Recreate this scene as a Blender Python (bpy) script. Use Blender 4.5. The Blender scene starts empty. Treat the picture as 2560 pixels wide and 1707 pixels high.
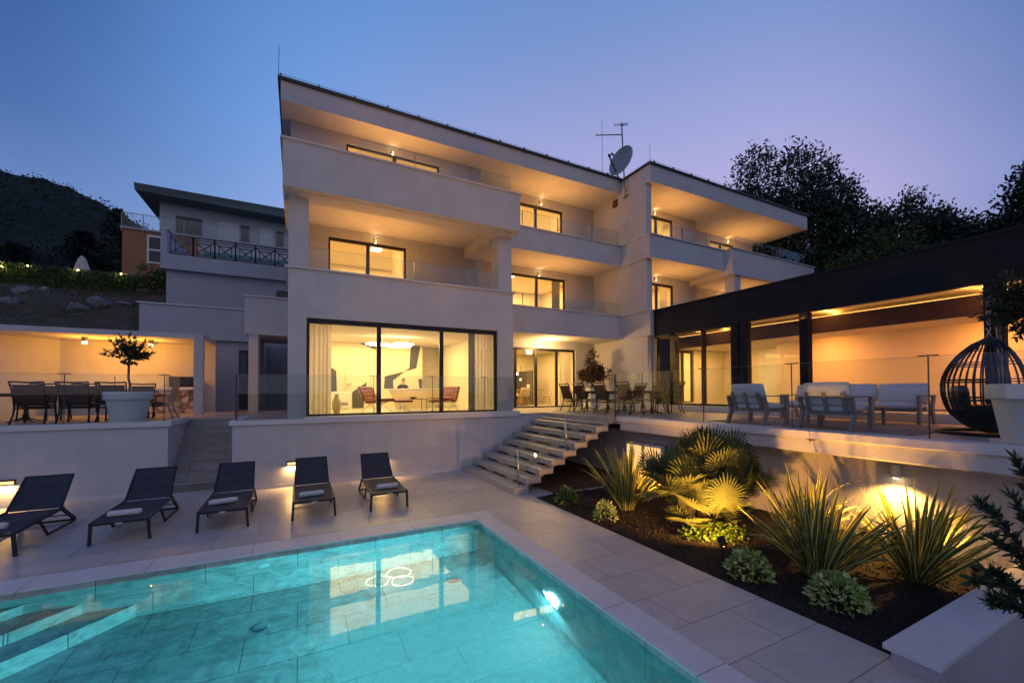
import bpy, math, random
from mathutils import Vector, Matrix, noise
R=math.radians
sc=bpy.context.scene
C=sc.collection
random.seed(7)
# ------------------------------------------------------------------ camera
cam_d=bpy.data.cameras.new('camera'); cam=bpy.data.objects.new('camera',cam_d); C.objects.link(cam); sc.camera=cam
yaw,pit,rol=0.47568,0.0170,-0.0040
f_=Vector((math.sin(yaw)*math.cos(pit),math.cos(yaw)*math.cos(pit),math.sin(pit)))
r_=Vector((math.cos(yaw),-math.sin(yaw),0)); u_=r_.cross(f_)
r2=r_*math.cos(rol)+u_*math.sin(rol); u2=-r_*math.sin(rol)+u_*math.cos(rol)
m3=Matrix((r2,u2,-f_)).transposed()
cam.matrix_world=Matrix.Translation((0,0,2.4))@m3.to_4x4()
cam_d.lens=1036.349/2560*36; cam_d.sensor_width=36; cam_d.shift_y=107.02/2560; cam_d.clip_start=.05; cam_d.clip_end=3000
# ------------------------------------------------------------------ view
sc.view_settings.view_transform='Standard'; sc.view_settings.look='None'; sc.view_settings.exposure=0; sc.view_settings.gamma=1
sc.render.engine='CYCLES'
sc.cycles.transparent_max_bounces=24; sc.cycles.max_bounces=8; sc.cycles.diffuse_bounces=4; sc.cycles.glossy_bounces=4; sc.cycles.transmission_bounces=6
sc.cycles.sample_clamp_indirect=3.0; sc.cycles.caustics_reflective=False; sc.cycles.blur_glossy=.3
# ------------------------------------------------------------------ world: dusk sky
def lin(r,g,b):
    return tuple(((c/255)/12.92 if c/255<=.04045 else ((c/255+.055)/1.055)**2.4) for c in (r,g,b))+(1,)
w=bpy.data.worlds.new('World'); sc.world=w; w.use_nodes=True
nt=w.node_tree; N=nt.nodes; LK=nt.links; bg=N['Background']
tc=N.new('ShaderNodeTexCoord'); sp=N.new('ShaderNodeSeparateXYZ'); LK.new(tc.outputs['Generated'],sp.inputs[0])
def ramp(stops,src):
    r=N.new('ShaderNodeValToRGB'); LK.new(src,r.inputs[0]); e=r.color_ramp.elements
    e[0].position=stops[0][0]; e[0].color=stops[0][1]; e[1].position=stops[-1][0]; e[1].color=stops[-1][1]
    for p,c in stops[1:-1]:
        q=e.new(p); q.color=c
    return r.outputs[0]
# elevation ramps for the north-west (blue) side and the east (lilac) side
rl=ramp([(0,lin(132,146,198)),(.20,lin(140,156,210)),(.34,lin(128,160,216)),(.52,lin(106,152,216)),(.70,lin(92,138,202)),(1,lin(60,90,150))],sp.outputs[2])
rr=ramp([(0,lin(176,160,202)),(.18,lin(184,172,214)),(.34,lin(182,172,216)),(.48,lin(156,160,208)),(.66,lin(118,140,192)),(1,lin(60,86,146))],sp.outputs[2])
re_=ramp([(0,lin(104,118,170)),(.18,lin(116,132,182)),(.32,lin(98,126,180)),(.42,lin(72,106,164)),(.55,lin(54,88,146)),(1,lin(40,66,120))],sp.outputs[2])
def dotdir(az,el,lo,hi):
    d=N.new('ShaderNodeVectorMath'); d.operation='DOT_PRODUCT'; LK.new(tc.outputs['Generated'],d.inputs[0]); d.inputs[1].default_value=(math.sin(R(az))*math.cos(R(el)),math.cos(R(az))*math.cos(R(el)),math.sin(R(el)))
    q=N.new('ShaderNodeMapRange'); q.interpolation_type='SMOOTHSTEP'; LK.new(d.outputs['Value'],q.inputs[0]); q.inputs[1].default_value=lo; q.inputs[2].default_value=hi; return q.outputs[0]
mc=N.new('ShaderNodeMix'); mc.data_type='RGBA'; LK.new(dotdir(46,6,.55,.94),mc.inputs[0]); LK.new(rl,mc.inputs[6]); LK.new(rr,mc.inputs[7])
mx=N.new('ShaderNodeMix'); mx.data_type='RGBA'; LK.new(dotdir(32,22,.60,.92),mx.inputs[0]); LK.new(re_,mx.inputs[6]); LK.new(mc.outputs[2],mx.inputs[7])
# afterglow behind the viewer (south-west)
dg=N.new('ShaderNodeVectorMath'); dg.operation='DOT_PRODUCT'; LK.new(tc.outputs['Generated'],dg.inputs[0]); dg.inputs[1].default_value=(-.35,-.93,.1)
mg=N.new('ShaderNodeMapRange'); mg.interpolation_type='SMOOTHSTEP'; LK.new(dg.outputs['Value'],mg.inputs[0]); mg.inputs[1].default_value=.2; mg.inputs[2].default_value=1.
mx2=N.new('ShaderNodeMix'); mx2.data_type='RGBA'; LK.new(mg.outputs[0],mx2.inputs[0]); LK.new(mx.outputs[2],mx2.inputs[6]); mx2.inputs[7].default_value=(.33,.33,.45,1)
LK.new(mx2.outputs[2],bg.inputs[0]); bg.inputs[1].default_value=1.13
# ------------------------------------------------------------------ materials
def mat(name,col,rough=.6,metal=0,nz=None,bump=None,spec=.5,col2=None,emit=None,sub=None,streak=0):
    m=bpy.data.materials.new(name); m.use_nodes=True; n=m.node_tree.nodes; l=m.node_tree.links; b=n['Principled BSDF']
    b.inputs['Base Color'].default_value=(*col,1); b.inputs['Roughness'].default_value=rough; b.inputs['Metallic'].default_value=metal; b.inputs['Specular IOR Level'].default_value=spec
    if nz or bump:
        t=n.new('ShaderNodeTexCoord')
    if nz:
        a=n.new('ShaderNodeTexNoise'); a.inputs['Scale'].default_value=nz[0]; a.inputs['Detail'].default_value=6; a.inputs['Roughness'].default_value=.65; l.new(t.outputs['Object'],a.inputs['Vector'])
        q=n.new('ShaderNodeMapRange'); q.inputs[1].default_value=.3; q.inputs[2].default_value=.7; l.new(a.outputs[0],q.inputs[0])
        x=n.new('ShaderNodeMix'); x.data_type='RGBA'; l.new(q.outputs[0],x.inputs[0])
        c2=col2 or tuple(min(1,c*(1+nz[1])) for c in col); c1=col if col2 else tuple(c*(1-nz[1]) for c in col)
        x.inputs[6].default_value=(*c1,1); x.inputs[7].default_value=(*c2,1); l.new(x.outputs[2],b.inputs['Base Color'])
        if streak:
            mp=n.new('ShaderNodeMapping'); mp.inputs['Scale'].default_value=(5,5,.35); l.new(t.outputs['Object'],mp.inputs[0]); a2=n.new('ShaderNodeTexNoise'); a2.inputs['Scale'].default_value=1; a2.inputs['Detail'].default_value=5; l.new(mp.outputs[0],a2.inputs['Vector']); q2=n.new('ShaderNodeMapRange'); q2.inputs[1].default_value=.42; q2.inputs[2].default_value=.75; q2.inputs[3].default_value=1; q2.inputs[4].default_value=1-streak; l.new(a2.outputs[0],q2.inputs[0]); x2=n.new('ShaderNodeVectorMath'); x2.operation='SCALE'; l.new(x.outputs[2],x2.inputs[0]); l.new(q2.outputs[0],x2.inputs['Scale']); l.new(x2.outputs[0],b.inputs['Base Color'])
    if bump:
        a=n.new('ShaderNodeTexNoise'); a.inputs['Scale'].default_value=bump[0]; a.inputs['Detail'].default_value=4; l.new(t.outputs['Object'],a.inputs['Vector'])
        u=n.new('ShaderNodeBump'); u.inputs['Strength'].default_value=bump[1]; u.inputs['Distance'].default_value=.02; l.new(a.outputs[0],u.inputs['Height']); l.new(u.outputs[0],b.inputs['Normal'])
    if emit:
        b.inputs['Emission Color'].default_value=(*emit[0],1); b.inputs['Emission Strength'].default_value=emit[1]
    return m
def tiles(name,c1,c2,mortar,bw,rh,axes='xy',rough=.45,ms=.006,vein=.25,off=.5,vs=2.2):
    m=mat(name,c1,rough); n=m.node_tree.nodes; l=m.node_tree.links; b=n['Principled BSDF']
    t=n.new('ShaderNodeTexCoord'); s=n.new('ShaderNodeSeparateXYZ'); cb=n.new('ShaderNodeCombineXYZ'); l.new(t.outputs['Object'],s.inputs[0])
    for i,a in enumerate(axes): l.new(s.outputs['xyz'.index(a)],cb.inputs[i])
    k=n.new('ShaderNodeTexBrick'); l.new(cb.outputs[0],k.inputs[0]); k.offset=off; k.inputs['Scale'].default_value=1; k.inputs['Mortar Size'].default_value=ms; k.inputs['Brick Width'].default_value=bw; k.inputs['Row Height'].default_value=rh; k.inputs['Mortar Smooth'].default_value=.1
    k.inputs['Color1'].default_value=(*c1,1); k.inputs['Color2'].default_value=(*c2,1); k.inputs['Mortar'].default_value=(*mortar,1); k.inputs['Bias'].default_value=0
    a=n.new('ShaderNodeTexNoise'); a.inputs['Scale'].default_value=vs; a.inputs['Detail'].default_value=9; a.inputs['Roughness'].default_value=.7; a.inputs['Distortion'].default_value=1.2; l.new(t.outputs['Object'],a.inputs['Vector'])
    q=n.new('ShaderNodeMapRange'); q.inputs[1].default_value=.35; q.inputs[2].default_value=.65; q.inputs[3].default_value=1-vein; q.inputs[4].default_value=1.08; l.new(a.outputs[0],q.inputs[0])
    x=n.new('ShaderNodeVectorMath'); x.operation='SCALE'; l.new(k.outputs[0],x.inputs[0]); l.new(q.outputs[0],x.inputs['Scale']); l.new(x.outputs[0],b.inputs['Base Color'])
    u=n.new('ShaderNodeBump'); u.inputs['Strength'].default_value=.35; u.inputs['Distance'].default_value=.004; u.invert=True; l.new(k.outputs['Fac'],u.inputs['Height']); l.new(u.outputs[0],b.inputs['Normal'])
    return m
def glass(name,tint=(.93,.95,.94),k=1.6,base=.045,rough=0):
    m=bpy.data.materials.new(name); m.use_nodes=True; n=m.node_tree.nodes; l=m.node_tree.links; n.remove(n['Principled BSDF'])
    lw=n.new('ShaderNodeLayerWeight'); lw.inputs[0].default_value=.5
    p=n.new('ShaderNodeMath'); p.operation='POWER'; l.new(lw.outputs['Facing'],p.inputs[0]); p.inputs[1].default_value=5
    a=n.new('ShaderNodeMath'); a.operation='MULTIPLY_ADD'; a.use_clamp=True; l.new(p.outputs[0],a.inputs[0]); a.inputs[1].default_value=.9*k; a.inputs[2].default_value=base*k
    tr=n.new('ShaderNodeBsdfTransparent'); tr.inputs[0].default_value=(*tint,1); gl=n.new('ShaderNodeBsdfGlossy'); gl.inputs['Roughness'].default_value=rough
    x=n.new('ShaderNodeMixShader'); l.new(a.outputs[0],x.inputs[0]); l.new(tr.outputs[0],x.inputs[1]); l.new(gl.outputs[0],x.inputs[2]); l.new(x.outputs[0],n['Material Output'].inputs[0])
    return m
def translucent(name,col,t=.45,nz=None):
    m=mat(name,col,.9,nz=nz); n=m.node_tree.nodes; l=m.node_tree.links; b=n['Principled BSDF']
    d=n.new('ShaderNodeBsdfTranslucent'); d.inputs[0].default_value=(*col,1); x=n.new('ShaderNodeMixShader'); x.inputs[0].default_value=t
    l.new(b.outputs[0],x.inputs[1]); l.new(d.outputs[0],x.inputs[2]); l.new(x.outputs[0],n['Material Output'].inputs[0]); return m
def emis(name,col,s):
    m=bpy.data.materials.new(name); m.use_nodes=True; n=m.node_tree.nodes; l=m.node_tree.links; n.remove(n['Principled BSDF'])
    e=n.new('ShaderNodeEmission'); e.inputs[0].default_value=(*col,1); e.inputs[1].default_value=s; l.new(e.outputs[0],n['Material Output'].inputs[0]); return m
WARM=(1,.50,.15); WARM2=(1,.62,.25); 
M=dict(
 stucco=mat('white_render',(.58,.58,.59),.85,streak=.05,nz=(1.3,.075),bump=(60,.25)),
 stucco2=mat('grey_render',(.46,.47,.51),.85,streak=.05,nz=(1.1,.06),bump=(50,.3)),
 rough_wall=mat('rough_render',(.58,.56,.55),.9,streak=.07,nz=(2.0,.07),bump=(45,.9)),
 cop=mat('coping_stone',(.68,.68,.69),.55,streak=.05,nz=(3,.05),bump=(30,.1)),
 frame=mat('anthracite_metal',(.018,.018,.02),.4,metal=.3),
 fascia=mat('dark_cladding',(.012,.017,.026),.7,spec=.15,nz=(.8,.15),bump=(8,.05)),
 purple=mat('dark_ceiling_panel',(.045,.025,.055),.6),
 roofm=mat('roof_metal',(.05,.06,.065),.45,metal=.5),
 deck=tiles('deck_tiles',(.52,.49,.455),(.60,.565,.53),(.25,.235,.22),1.2,.6,'xy',.42,vein=.10),
 path=tiles('path_tiles',(.52,.49,.455),(.60,.565,.53),(.25,.235,.22),1.2,.6,'yx',.42,vein=.10),
 terr=tiles('terrace_tiles',(.42,.39,.36),(.45,.42,.39),(.24,.22,.2),1.2,.6,'xy',.38,vein=.08),
 step=tiles('step_stone',(.40,.39,.375),(.44,.43,.41),(.24,.23,.22),1.1,3.,'yx',.5,vein=.15),
 bstep=tiles('broad_step_stone',(.36,.34,.33),(.40,.38,.36),(.2,.19,.18),.7,30,'xy',.5,vein=.15),
 pfloor=tiles('pool_floor_stone',(.50,.52,.50),(.60,.61,.58),(.14,.17,.17),1.15,.62,'xy',.5,ms=.005,vein=.5,vs=3.4),
 pwx=tiles('pool_wall_stone',(.50,.52,.50),(.60,.61,.58),(.14,.17,.17),1.15,.62,'xz',.5,ms=.005,vein=.5,vs=3.4),
 pwy=tiles('pool_side_stone',(.50,.52,.50),(.60,.61,.58),(.14,.17,.17),1.15,.62,'yz',.5,ms=.005,vein=.5,vs=3.4),
 pcop=tiles('pool_coping_stone',(.70,.69,.69),(.75,.74,.73),(.35,.34,.33),1.2,8,'xy',.5,vein=.06),
 pcopy=tiles('pool_coping_stone_side',(.70,.69,.69),(.75,.74,.73),(.35,.34,.33),1.2,8,'yx',.5,vein=.06),
 glass=glass('clear_glass'), win=glass('window_glass',(.95,.95,.93),1.6,.04), rail=glass('balustrade_glass',(.92,.95,.94),1.0,.035),
 pav_glass=glass('tinted_window_glass',(.90,.89,.86),1.3,.05),
 steel=mat('brushed_steel',(.55,.55,.56),.28,metal=1), dsteel=mat('dark_steel',(.10,.10,.11),.35,metal=.8), chrome=mat('chrome',(.75,.72,.68),.12,metal=1),
 blk=mat('black_iron',(.012,.013,.016),.45,metal=.2), sling=mat('charcoal_sling_fabric',(.046,.053,.070),.8,nz=(240,.25),bump=(300,.3)),
 sling2=translucent('brown_sling_mesh',(.075,.05,.035),.35,nz=(200,.2)),
 lounger=mat('anthracite_frame',(.020,.022,.027),.45,metal=.2), towel=mat('white_towel',(.84,.83,.82),.95,bump=(150,.8)),
 pot=mat('white_planter_plastic',(.76,.77,.76),.4), soil=mat('dark_soil',(.009,.007,.006),.95,nz=(14,.6),bump=(40,1)),
 mulch=mat('soil_crumbs',(.05,.034,.022),.95,nz=(30,.6)),
 cush=mat('pale_grey_cushion',(.68,.69,.72),.9,bump=(220,.25)), gframe=mat('taupe_metal',(.28,.27,.26),.5,metal=.3),
 rug=mat('patterned_rug',(.16,.13,.12),.95,nz=(5,.5),col2=(.42,.38,.36)),
 rattan=mat('black_rattan',(.012,.012,.014),.55), arm=mat('grey_tube',(.22,.24,.26),.3,metal=.8),
 leafd=mat('dark_leaf',(.020,.045,.018),.55,nz=(3,.35)), leafm=mat('mid_leaf',(.05,.10,.025),.5,nz=(5,.35)), tree=mat('tree_leaf',(.024,.058,.030),.6,nz=(.8,.45)),
 conif=mat('conifer_needle',(.008,.020,.016),.7,nz=(1.,.4)), bushy=mat('bush_leaf',(.035,.075,.015),.6,nz=(1.2,.4)), hedge=mat('hedge_leaf',(.045,.10,.018),.6,nz=(3,.5)),
 maple=mat('maple_leaf',(.085,.030,.018),.55,nz=(5,.5),col2=(.06,.04,.015)), bark=mat('bark',(.055,.042,.032),.9,bump=(25,.8)), fiber=mat('palm_fibre',(.05,.033,.018),.95,bump=(50,1)),
 palm=translucent('palm_leaf',(.085,.105,.032),.22), ph=translucent('flax_blade_green',(.085,.13,.04),.35), phy=translucent('flax_blade_margin',(.72,.66,.17),.4), var1=mat('variegated_leaf',(.19,.34,.06),.5,nz=(20,.4)), var2=mat('variegated_leaf_pale',(.60,.62,.26),.5,nz=(30,.3)),
 creeper=mat('creeper_leaf',(.055,.11,.012),.5,nz=(20,.4)),
 iw=mat('interior_wall',(.72,.66,.52),.9), ic=mat('interior_ceiling',(.76,.72,.62),.9), ifl=mat('interior_floor',(.50,.45,.38),.35), mural=mat('grey_mural_paint',(.075,.075,.08),.8),
 curt=translucent('sheer_curtain',(.78,.74,.64),.5), curtg=translucent('grey_curtain',(.20,.20,.17),.3), redl=mat('red_leather',(.22,.045,.022),.45,bump=(10,.2)),
 desk=mat('desk_laminate',(.52,.42,.28),.4), wood=mat('light_wood',(.38,.25,.12),.5), beige=mat('beige_shell',(.55,.47,.32),.6), white=mat('white_paint',(.72,.72,.70),.5),
 skin=mat('skin',(.50,.27,.18),.55), hair=mat('grey_brown_hair',(.07,.05,.04),.8), shirt=mat('black_shirt',(.012,.012,.013),.85), eye=mat('dark_eye',(.02,.015,.01),.3),
 orange=mat('terracotta_render',(.34,.17,.095),.9,nz=(.8,.1)), nwhite=mat('cool_white_render',(.46,.50,.52),.9), nroof=mat('teal_grey_roof',(.13,.18,.19),.8), shut=mat('shutter_slats',(.62,.64,.66),.7),
 turq=mat('turquoise_panel',(.04,.22,.2),.4), rock=mat('limestone',(.22,.22,.235),.9,nz=(2,.35),bump=(5,1)), earth=mat('dry_slope',(.13,.09,.065),1,nz=(1.1,.6),col2=(.060,.062,.035),bump=(2,1)),
 hwood=mat('dark_woodland_leaf',(.010,.026,.014),.8,nz=(.2,.5)), hillm=mat('wooded_hill',(.006,.015,.009),1,nz=(.05,.5),bump=(.4,1)), fara=mat('ground_earth',(.05,.055,.04),1,nz=(.2,.3)),
 canvas=mat('off_white_canvas',(.50,.50,.50),.9), dish=mat('dish_grey',(.30,.38,.42),.55), rust=mat('rust',(.14,.06,.03),.8), pattern=mat('patchwork_tile',(.5,.47,.44),.5),
 dgl=mat('dark_window',(.012,.016,.022),.12), mosaic=mat('blue_mosaic',(.10,.08,.35),.25), wooddoor=mat('dark_wood_door',(.03,.022,.018),.5), brownfl=mat('brown_earth_floor',(.09,.05,.03),.9,nz=(4,.5),bump=(12,.6)),
 railm=mat('painted_grey_iron',(.13,.13,.15),.5,metal=.2), deadl=mat('withered_leaf',(.20,.12,.05),.8), drygrass=mat('dry_stalk',(.13,.10,.065),.9),
 e_bulb=emis('lit_bulb',(1,.72,.38),22), e_led=emis('led_strip',(1,.46,.10),3), e_ring=emis('led_ring',(1,.85,.55),34), e_panel=emis('ceiling_light_panel',(1,.85,.6),5), e_wall=emis('wall_lamp_glow',(1,.55,.15),3.5),
 e_pool=emis('pool_lamp',(.75,.97,1.0),26), e_far=emis('far_lamp',(1,.70,.30),14), frost=emis('frosted_lit_glass',(1,.72,.36),4), fdoor=emis('frosted_lit_door',(1,.55,.20),1.2), gedge=mat('glass_edge',(.16,.19,.19),.3),
)
# patchwork tile pattern
def patch():
    m=M['pattern']; n=m.node_tree.nodes; l=m.node_tree.links; b=n['Principled BSDF']; t=n.new('ShaderNodeTexCoord')
    v=n.new('ShaderNodeTexVoronoi'); v.inputs['Scale'].default_value=7; l.new(t.outputs['Object'],v.inputs['Vector'])
    r=n.new('ShaderNodeValToRGB'); r.color_ramp.interpolation='CONSTANT'; e=r.color_ramp.elements; e[0].color=(.5,.46,.42,1); e[1].position=.75; e[1].color=(.10,.09,.10,1); q=e.new(.45); q.color=(.24,.16,.12,1)
    s=n.new('ShaderNodeSeparateXYZ'); l.new(v.outputs['Color'],s.inputs[0]); l.new(s.outputs[0],r.inputs[0]); l.new(r.outputs[0],b.inputs['Base Color'])
patch()
def water_mat():
    m=bpy.data.materials.new('pool_water'); m.use_nodes=True; n=m.node_tree.nodes; l=m.node_tree.links; n.remove(n['Principled BSDF'])
    g=n.new('ShaderNodeBsdfRefraction'); g.inputs['Color'].default_value=(.31,.85,.93,1); g.inputs['IOR'].default_value=1.33; g.inputs['Roughness'].default_value=0
    gl=n.new('ShaderNodeBsdfGlossy'); gl.inputs['Roughness'].default_value=.0; fr=n.new('ShaderNodeFresnel'); fr.inputs[0].default_value=1.33
    t=n.new('ShaderNodeTexCoord'); a=n.new('ShaderNodeTexNoise'); a.inputs['Scale'].default_value=2.6; a.inputs['Detail'].default_value=1.5; l.new(t.outputs['Object'],a.inputs['Vector'])
    u=n.new('ShaderNodeBump'); u.inputs['Strength'].default_value=.055; u.inputs['Distance'].default_value=.02; l.new(a.outputs[0],u.inputs['Height'])
    for q in (g,gl,fr): l.new(u.outputs[0],q.inputs['Normal'])
    x=n.new('ShaderNodeMixShader'); l.new(fr.outputs[0],x.inputs[0]); l.new(g.outputs[0],x.inputs[1]); l.new(gl.outputs[0],x.inputs[2])
    l.new(x.outputs[0],n['Material Output'].inputs[0]); return m
M['water']=water_mat()
# ------------------------------------------------------------------ helpers
def wloc(o):
    v=Vector((0,0,0))
    while o is not None: v+=o.location; o=o.parent
    return v
class MB:
    def __init__(s): s.v=[];s.f=[];s.m=[]
    def add(s,v,f,m=0):
        b=len(s.v); s.v+=[tuple(p) for p in v]; s.f+=[tuple(b+i for i in q) for q in f]; s.m+=[m]*len(f); return s
    def box(s,x0,x1,y0,y1,z0,z1,m=0):
        return s.add([(x0,y0,z0),(x1,y0,z0),(x1,y1,z0),(x0,y1,z0),(x0,y0,z1),(x1,y0,z1),(x1,y1,z1),(x0,y1,z1)],[(0,3,2,1),(4,5,6,7),(0,1,5,4),(1,2,6,5),(2,3,7,6),(3,0,4,7)],m)
    def obox(s,c,sx,sy,sz,rz=0,m=0,mx=None):
        T=mx or (Matrix.Translation(c)@Matrix.Rotation(rz,4,'Z'))
        v=[T@Vector((a*sx/2,b*sy/2,d*sz/2)) for a,b,d in ((-1,-1,-1),(1,-1,-1),(1,1,-1),(-1,1,-1),(-1,-1,1),(1,-1,1),(1,1,1),(-1,1,1))]
        return s.add(v,[(0,3,2,1),(4,5,6,7),(0,1,5,4),(1,2,6,5),(2,3,7,6),(3,0,4,7)],m)
    def bar(s,a,b,w,h,m=0,up=(0,0,1)):
        a=Vector(a);b=Vector(b);d=(b-a); L=d.length; d.normalize(); up=Vector(up)
        if abs(d.dot(up))>.97: up=Vector((0,1,0))
        x=d.cross(up).normalized(); z=x.cross(d)
        T=Matrix((x,d,z)).transposed().to_4x4(); T.translation=(a+b)/2
        return s.obox(None,w,L,h,m=m,mx=T)
    def poly(s,p,m=0): return s.add(p,[tuple(range(len(p)))],m)
    def prism(s,poly,ax,a,b,m=0):   # poly 2D in the two other axes
        def P(u,v,w): return {0:(w,u,v),1:(u,w,v),2:(u,v,w)}[ax]
        n=len(poly); v=[P(*p,a) for p in poly]+[P(*p,b) for p in poly]
        return s.add(v,[tuple(range(n))[::-1],tuple(range(n,2*n))]+[(i,(i+1)%n,n+(i+1)%n,n+i) for i in range(n)],m)
    def tube(s,pts,r,n=6,m=0,cap=True):
        pts=[Vector(p) for p in pts]; k=len(pts); rr=r if isinstance(r,(list,tuple)) else [r]*k
        t=(pts[1]-pts[0]).normalized(); x=t.orthogonal().normalized(); vs=[]
        for i,p in enumerate(pts):
            t2=(pts[min(i+1,k-1)]-pts[max(i-1,0)])
            if t2.length<1e-9: t2=t
            t2=t2.normalized(); x=(x-t2*x.dot(t2)); x=x.normalized() if x.length>1e-6 else t2.orthogonal().normalized(); y=t2.cross(x)
            for j in range(n):
                a=2*math.pi*j/n; vs.append(p+(x*math.cos(a)+y*math.sin(a))*rr[i])
        f=[(i*n+j,i*n+(j+1)%n,(i+1)*n+(j+1)%n,(i+1)*n+j) for i in range(k-1) for j in range(n)]
        if cap: f+=[tuple(range(n))[::-1],tuple((k-1)*n+j for j in range(n))]
        return s.add(vs,f,m)
    def lathe(s,prof,c=(0,0,0),n=32,m=0,cap=False):
        vs=[(c[0]+r*math.cos(2*math.pi*j/n),c[1]+r*math.sin(2*math.pi*j/n),c[2]+z) for r,z in prof for j in range(n)]
        f=[(i*n+j,i*n+(j+1)%n,(i+1)*n+(j+1)%n,(i+1)*n+j) for i in range(len(prof)-1) for j in range(n)]
        if cap: f+=[tuple(range(n))[::-1],tuple((len(prof)-1)*n+j for j in range(n))]
        return s.add(vs,f,m)
    def torus(s,c,R0,r,ax=(0,0,1),n=40,k=8,m=0,sx=1,sy=1):
        q=Vector((0,0,1)).rotation_difference(Vector(ax)); pts=[]
        vs=[]
        for i in range(n):
            a=2*math.pi*i/n
            for j in range(k):
                b=2*math.pi*j/k; v=Vector((math.cos(a)*(R0*sx+r*math.cos(b)),math.sin(a)*(R0*sy+r*math.cos(b)),r*math.sin(b))); vs.append(Vector(c)+q@v)
        return s.add(vs,[(i*k+j,((i+1)%n)*k+j,((i+1)%n)*k+(j+1)%k,i*k+(j+1)%k) for i in range(n) for j in range(k)],m)
    def ball(s,c,rx,ry,rz,n=12,k=8,m=0):
        vs=[];
        for i in range(k+1):
            t=math.pi*i/k
            for j in range(n):
                a=2*math.pi*j/n; vs.append((c[0]+rx*math.sin(t)*math.cos(a),c[1]+ry*math.sin(t)*math.sin(a),c[2]+rz*math.cos(t)))
        return s.add(vs,[(i*n+j,(i+1)*n+j,(i+1)*n+(j+1)%n,i*n+(j+1)%n) for i in range(k) for j in range(n)],m)
    def leaf(s,p,d,L,wd,up=None,m=0,fold=.0):   # a four-point leaf
        p=Vector(p); d=Vector(d).normalized(); u=up or Vector((random.gauss(0,1),random.gauss(0,1),random.gauss(0,1)))
        x=d.cross(u); x=x.normalized()*wd/2 if x.length>1e-6 else d.orthogonal()*wd/2
        return s.add([p,p+d*L*.45+x,p+d*L,p+d*L*.45-x],[(0,1,2,3)],m)
    def build(s,name,mats,parent=None,smooth=False,bevel=0,world=True,sub=0):
        me=bpy.data.meshes.new(name); off=wloc(parent) if (parent is not None and world) else Vector((0,0,0))
        me.from_pydata([(a-off.x,b-off.y,c-off.z) for a,b,c in s.v],[],s.f)
        mats=mats if isinstance(mats,(list,tuple)) else [mats]
        for q in mats: me.materials.append(M[q] if isinstance(q,str) else q)
        if len(mats)>1: me.polygons.foreach_set('material_index',s.m)
        if smooth: me.polygons.foreach_set('use_smooth',[True]*len(s.f))
        me.update(); o=bpy.data.objects.new(name,me); C.objects.link(o)
        if parent is not None: o.parent=parent
        if bevel:
            q=o.modifiers.new('bevel','BEVEL'); q.width=bevel; q.segments=2; q.limit_method='ANGLE'; q.angle_limit=R(35)
        if sub:
            q=o.modifiers.new('sub','SUBSURF'); q.levels=sub; q.render_levels=sub
        return o
def tag(o,label=None,cat=None,group=None,kind=None):
    if label: o['label']=label
    if cat: o['category']=cat
    if group: o['group']=group
    if kind: o['kind']=kind
    return o
def thing(name,label,cat,loc=(0,0,0),rz=0,group=None):
    o=bpy.data.objects.new(name,None); C.objects.link(o); o.location=loc; o.rotation_euler=(0,0,rz); o.empty_display_size=.2
    return tag(o,label,cat,group)
def dup(root,loc=None,rz=None,label=None,parent=None):
    r=root.copy(); C.objects.link(r)
    if parent is not None: r.parent=parent
    if loc is not None: r.location=loc
    if rz is not None: r.rotation_euler=(0,0,rz)
    if label: r['label']=label
    for ch in KIDS.get(root.name,[]): dup(ch,parent=r)
    return r
KIDS={}
def reg(root):      # remember the children of a finished prototype
    ks=[o for o in C.objects if o.parent==root]; KIDS[root.name]=ks
    for k in ks: reg(k)
    return root
def light(kind,loc,energy,col,parent=None,size=.1,aim=None,spot=None,blend=.5,sy=None):
    d=bpy.data.lights.new('light',kind); d.energy=energy; d.color=col
    if kind=='AREA':
        d.size=size
        if sy: d.shape='RECTANGLE'; d.size_y=sy
    else: d.shadow_soft_size=size
    if kind=='SPOT': d.spot_size=spot; d.spot_blend=blend
    o=bpy.data.objects.new('light',d); C.objects.link(o)
    o.location=Vector(loc)-(wloc(parent) if parent is not None else Vector((0,0,0)))
    if parent is not None: o.parent=parent
    if aim is not None: o.rotation_euler=Vector(aim).to_track_quat('-Z','Y').to_euler()
    return o
def wall_y(mb,x0,x1,y0,y1,z0,z1,ops,m=0):   # wall facing y, with openings (x0,x1,z0,z1)
    xs=x0
    for a,b,c,d in sorted(ops):
        if a>xs: mb.box(xs,a,y0,y1,z0,z1,m)
        if c>z0: mb.box(a,b,y0,y1,z0,c,m)
        if d<z1: mb.box(a,b,y0,y1,d,z1,m)
        xs=b
    if xs<x1: mb.box(xs,x1,y0,y1,z0,z1,m)
def window_y(parent,x0,x1,z0,z1,y,mull=(),fw=.06,label=None,pane='win',top=.1):
    mb=MB(); mb.box(x0,x0+fw,y,y+.09,z0,z1); mb.box(x1-fw,x1,y,y+.09,z0,z1); mb.box(x0+fw,x1-fw,y,y+.09,z1-top,z1); mb.box(x0+fw,x1-fw,y,y+.09,z0,z0+.05)
    for q in mull: mb.box(q-.06,q+.06,y+.005,y+.085,z0+.05,z1-top)
    o=mb.build('window','frame',parent,bevel=.004)
    if label: o['label']=label
    MB().poly([(x0+fw,y+.045,z0+.05),(x1-fw,y+.045,z0+.05),(x1-fw,y+.045,z1-top),(x0+fw,y+.045,z1-top)]).build('pane',pane,o)
    return o
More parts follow.
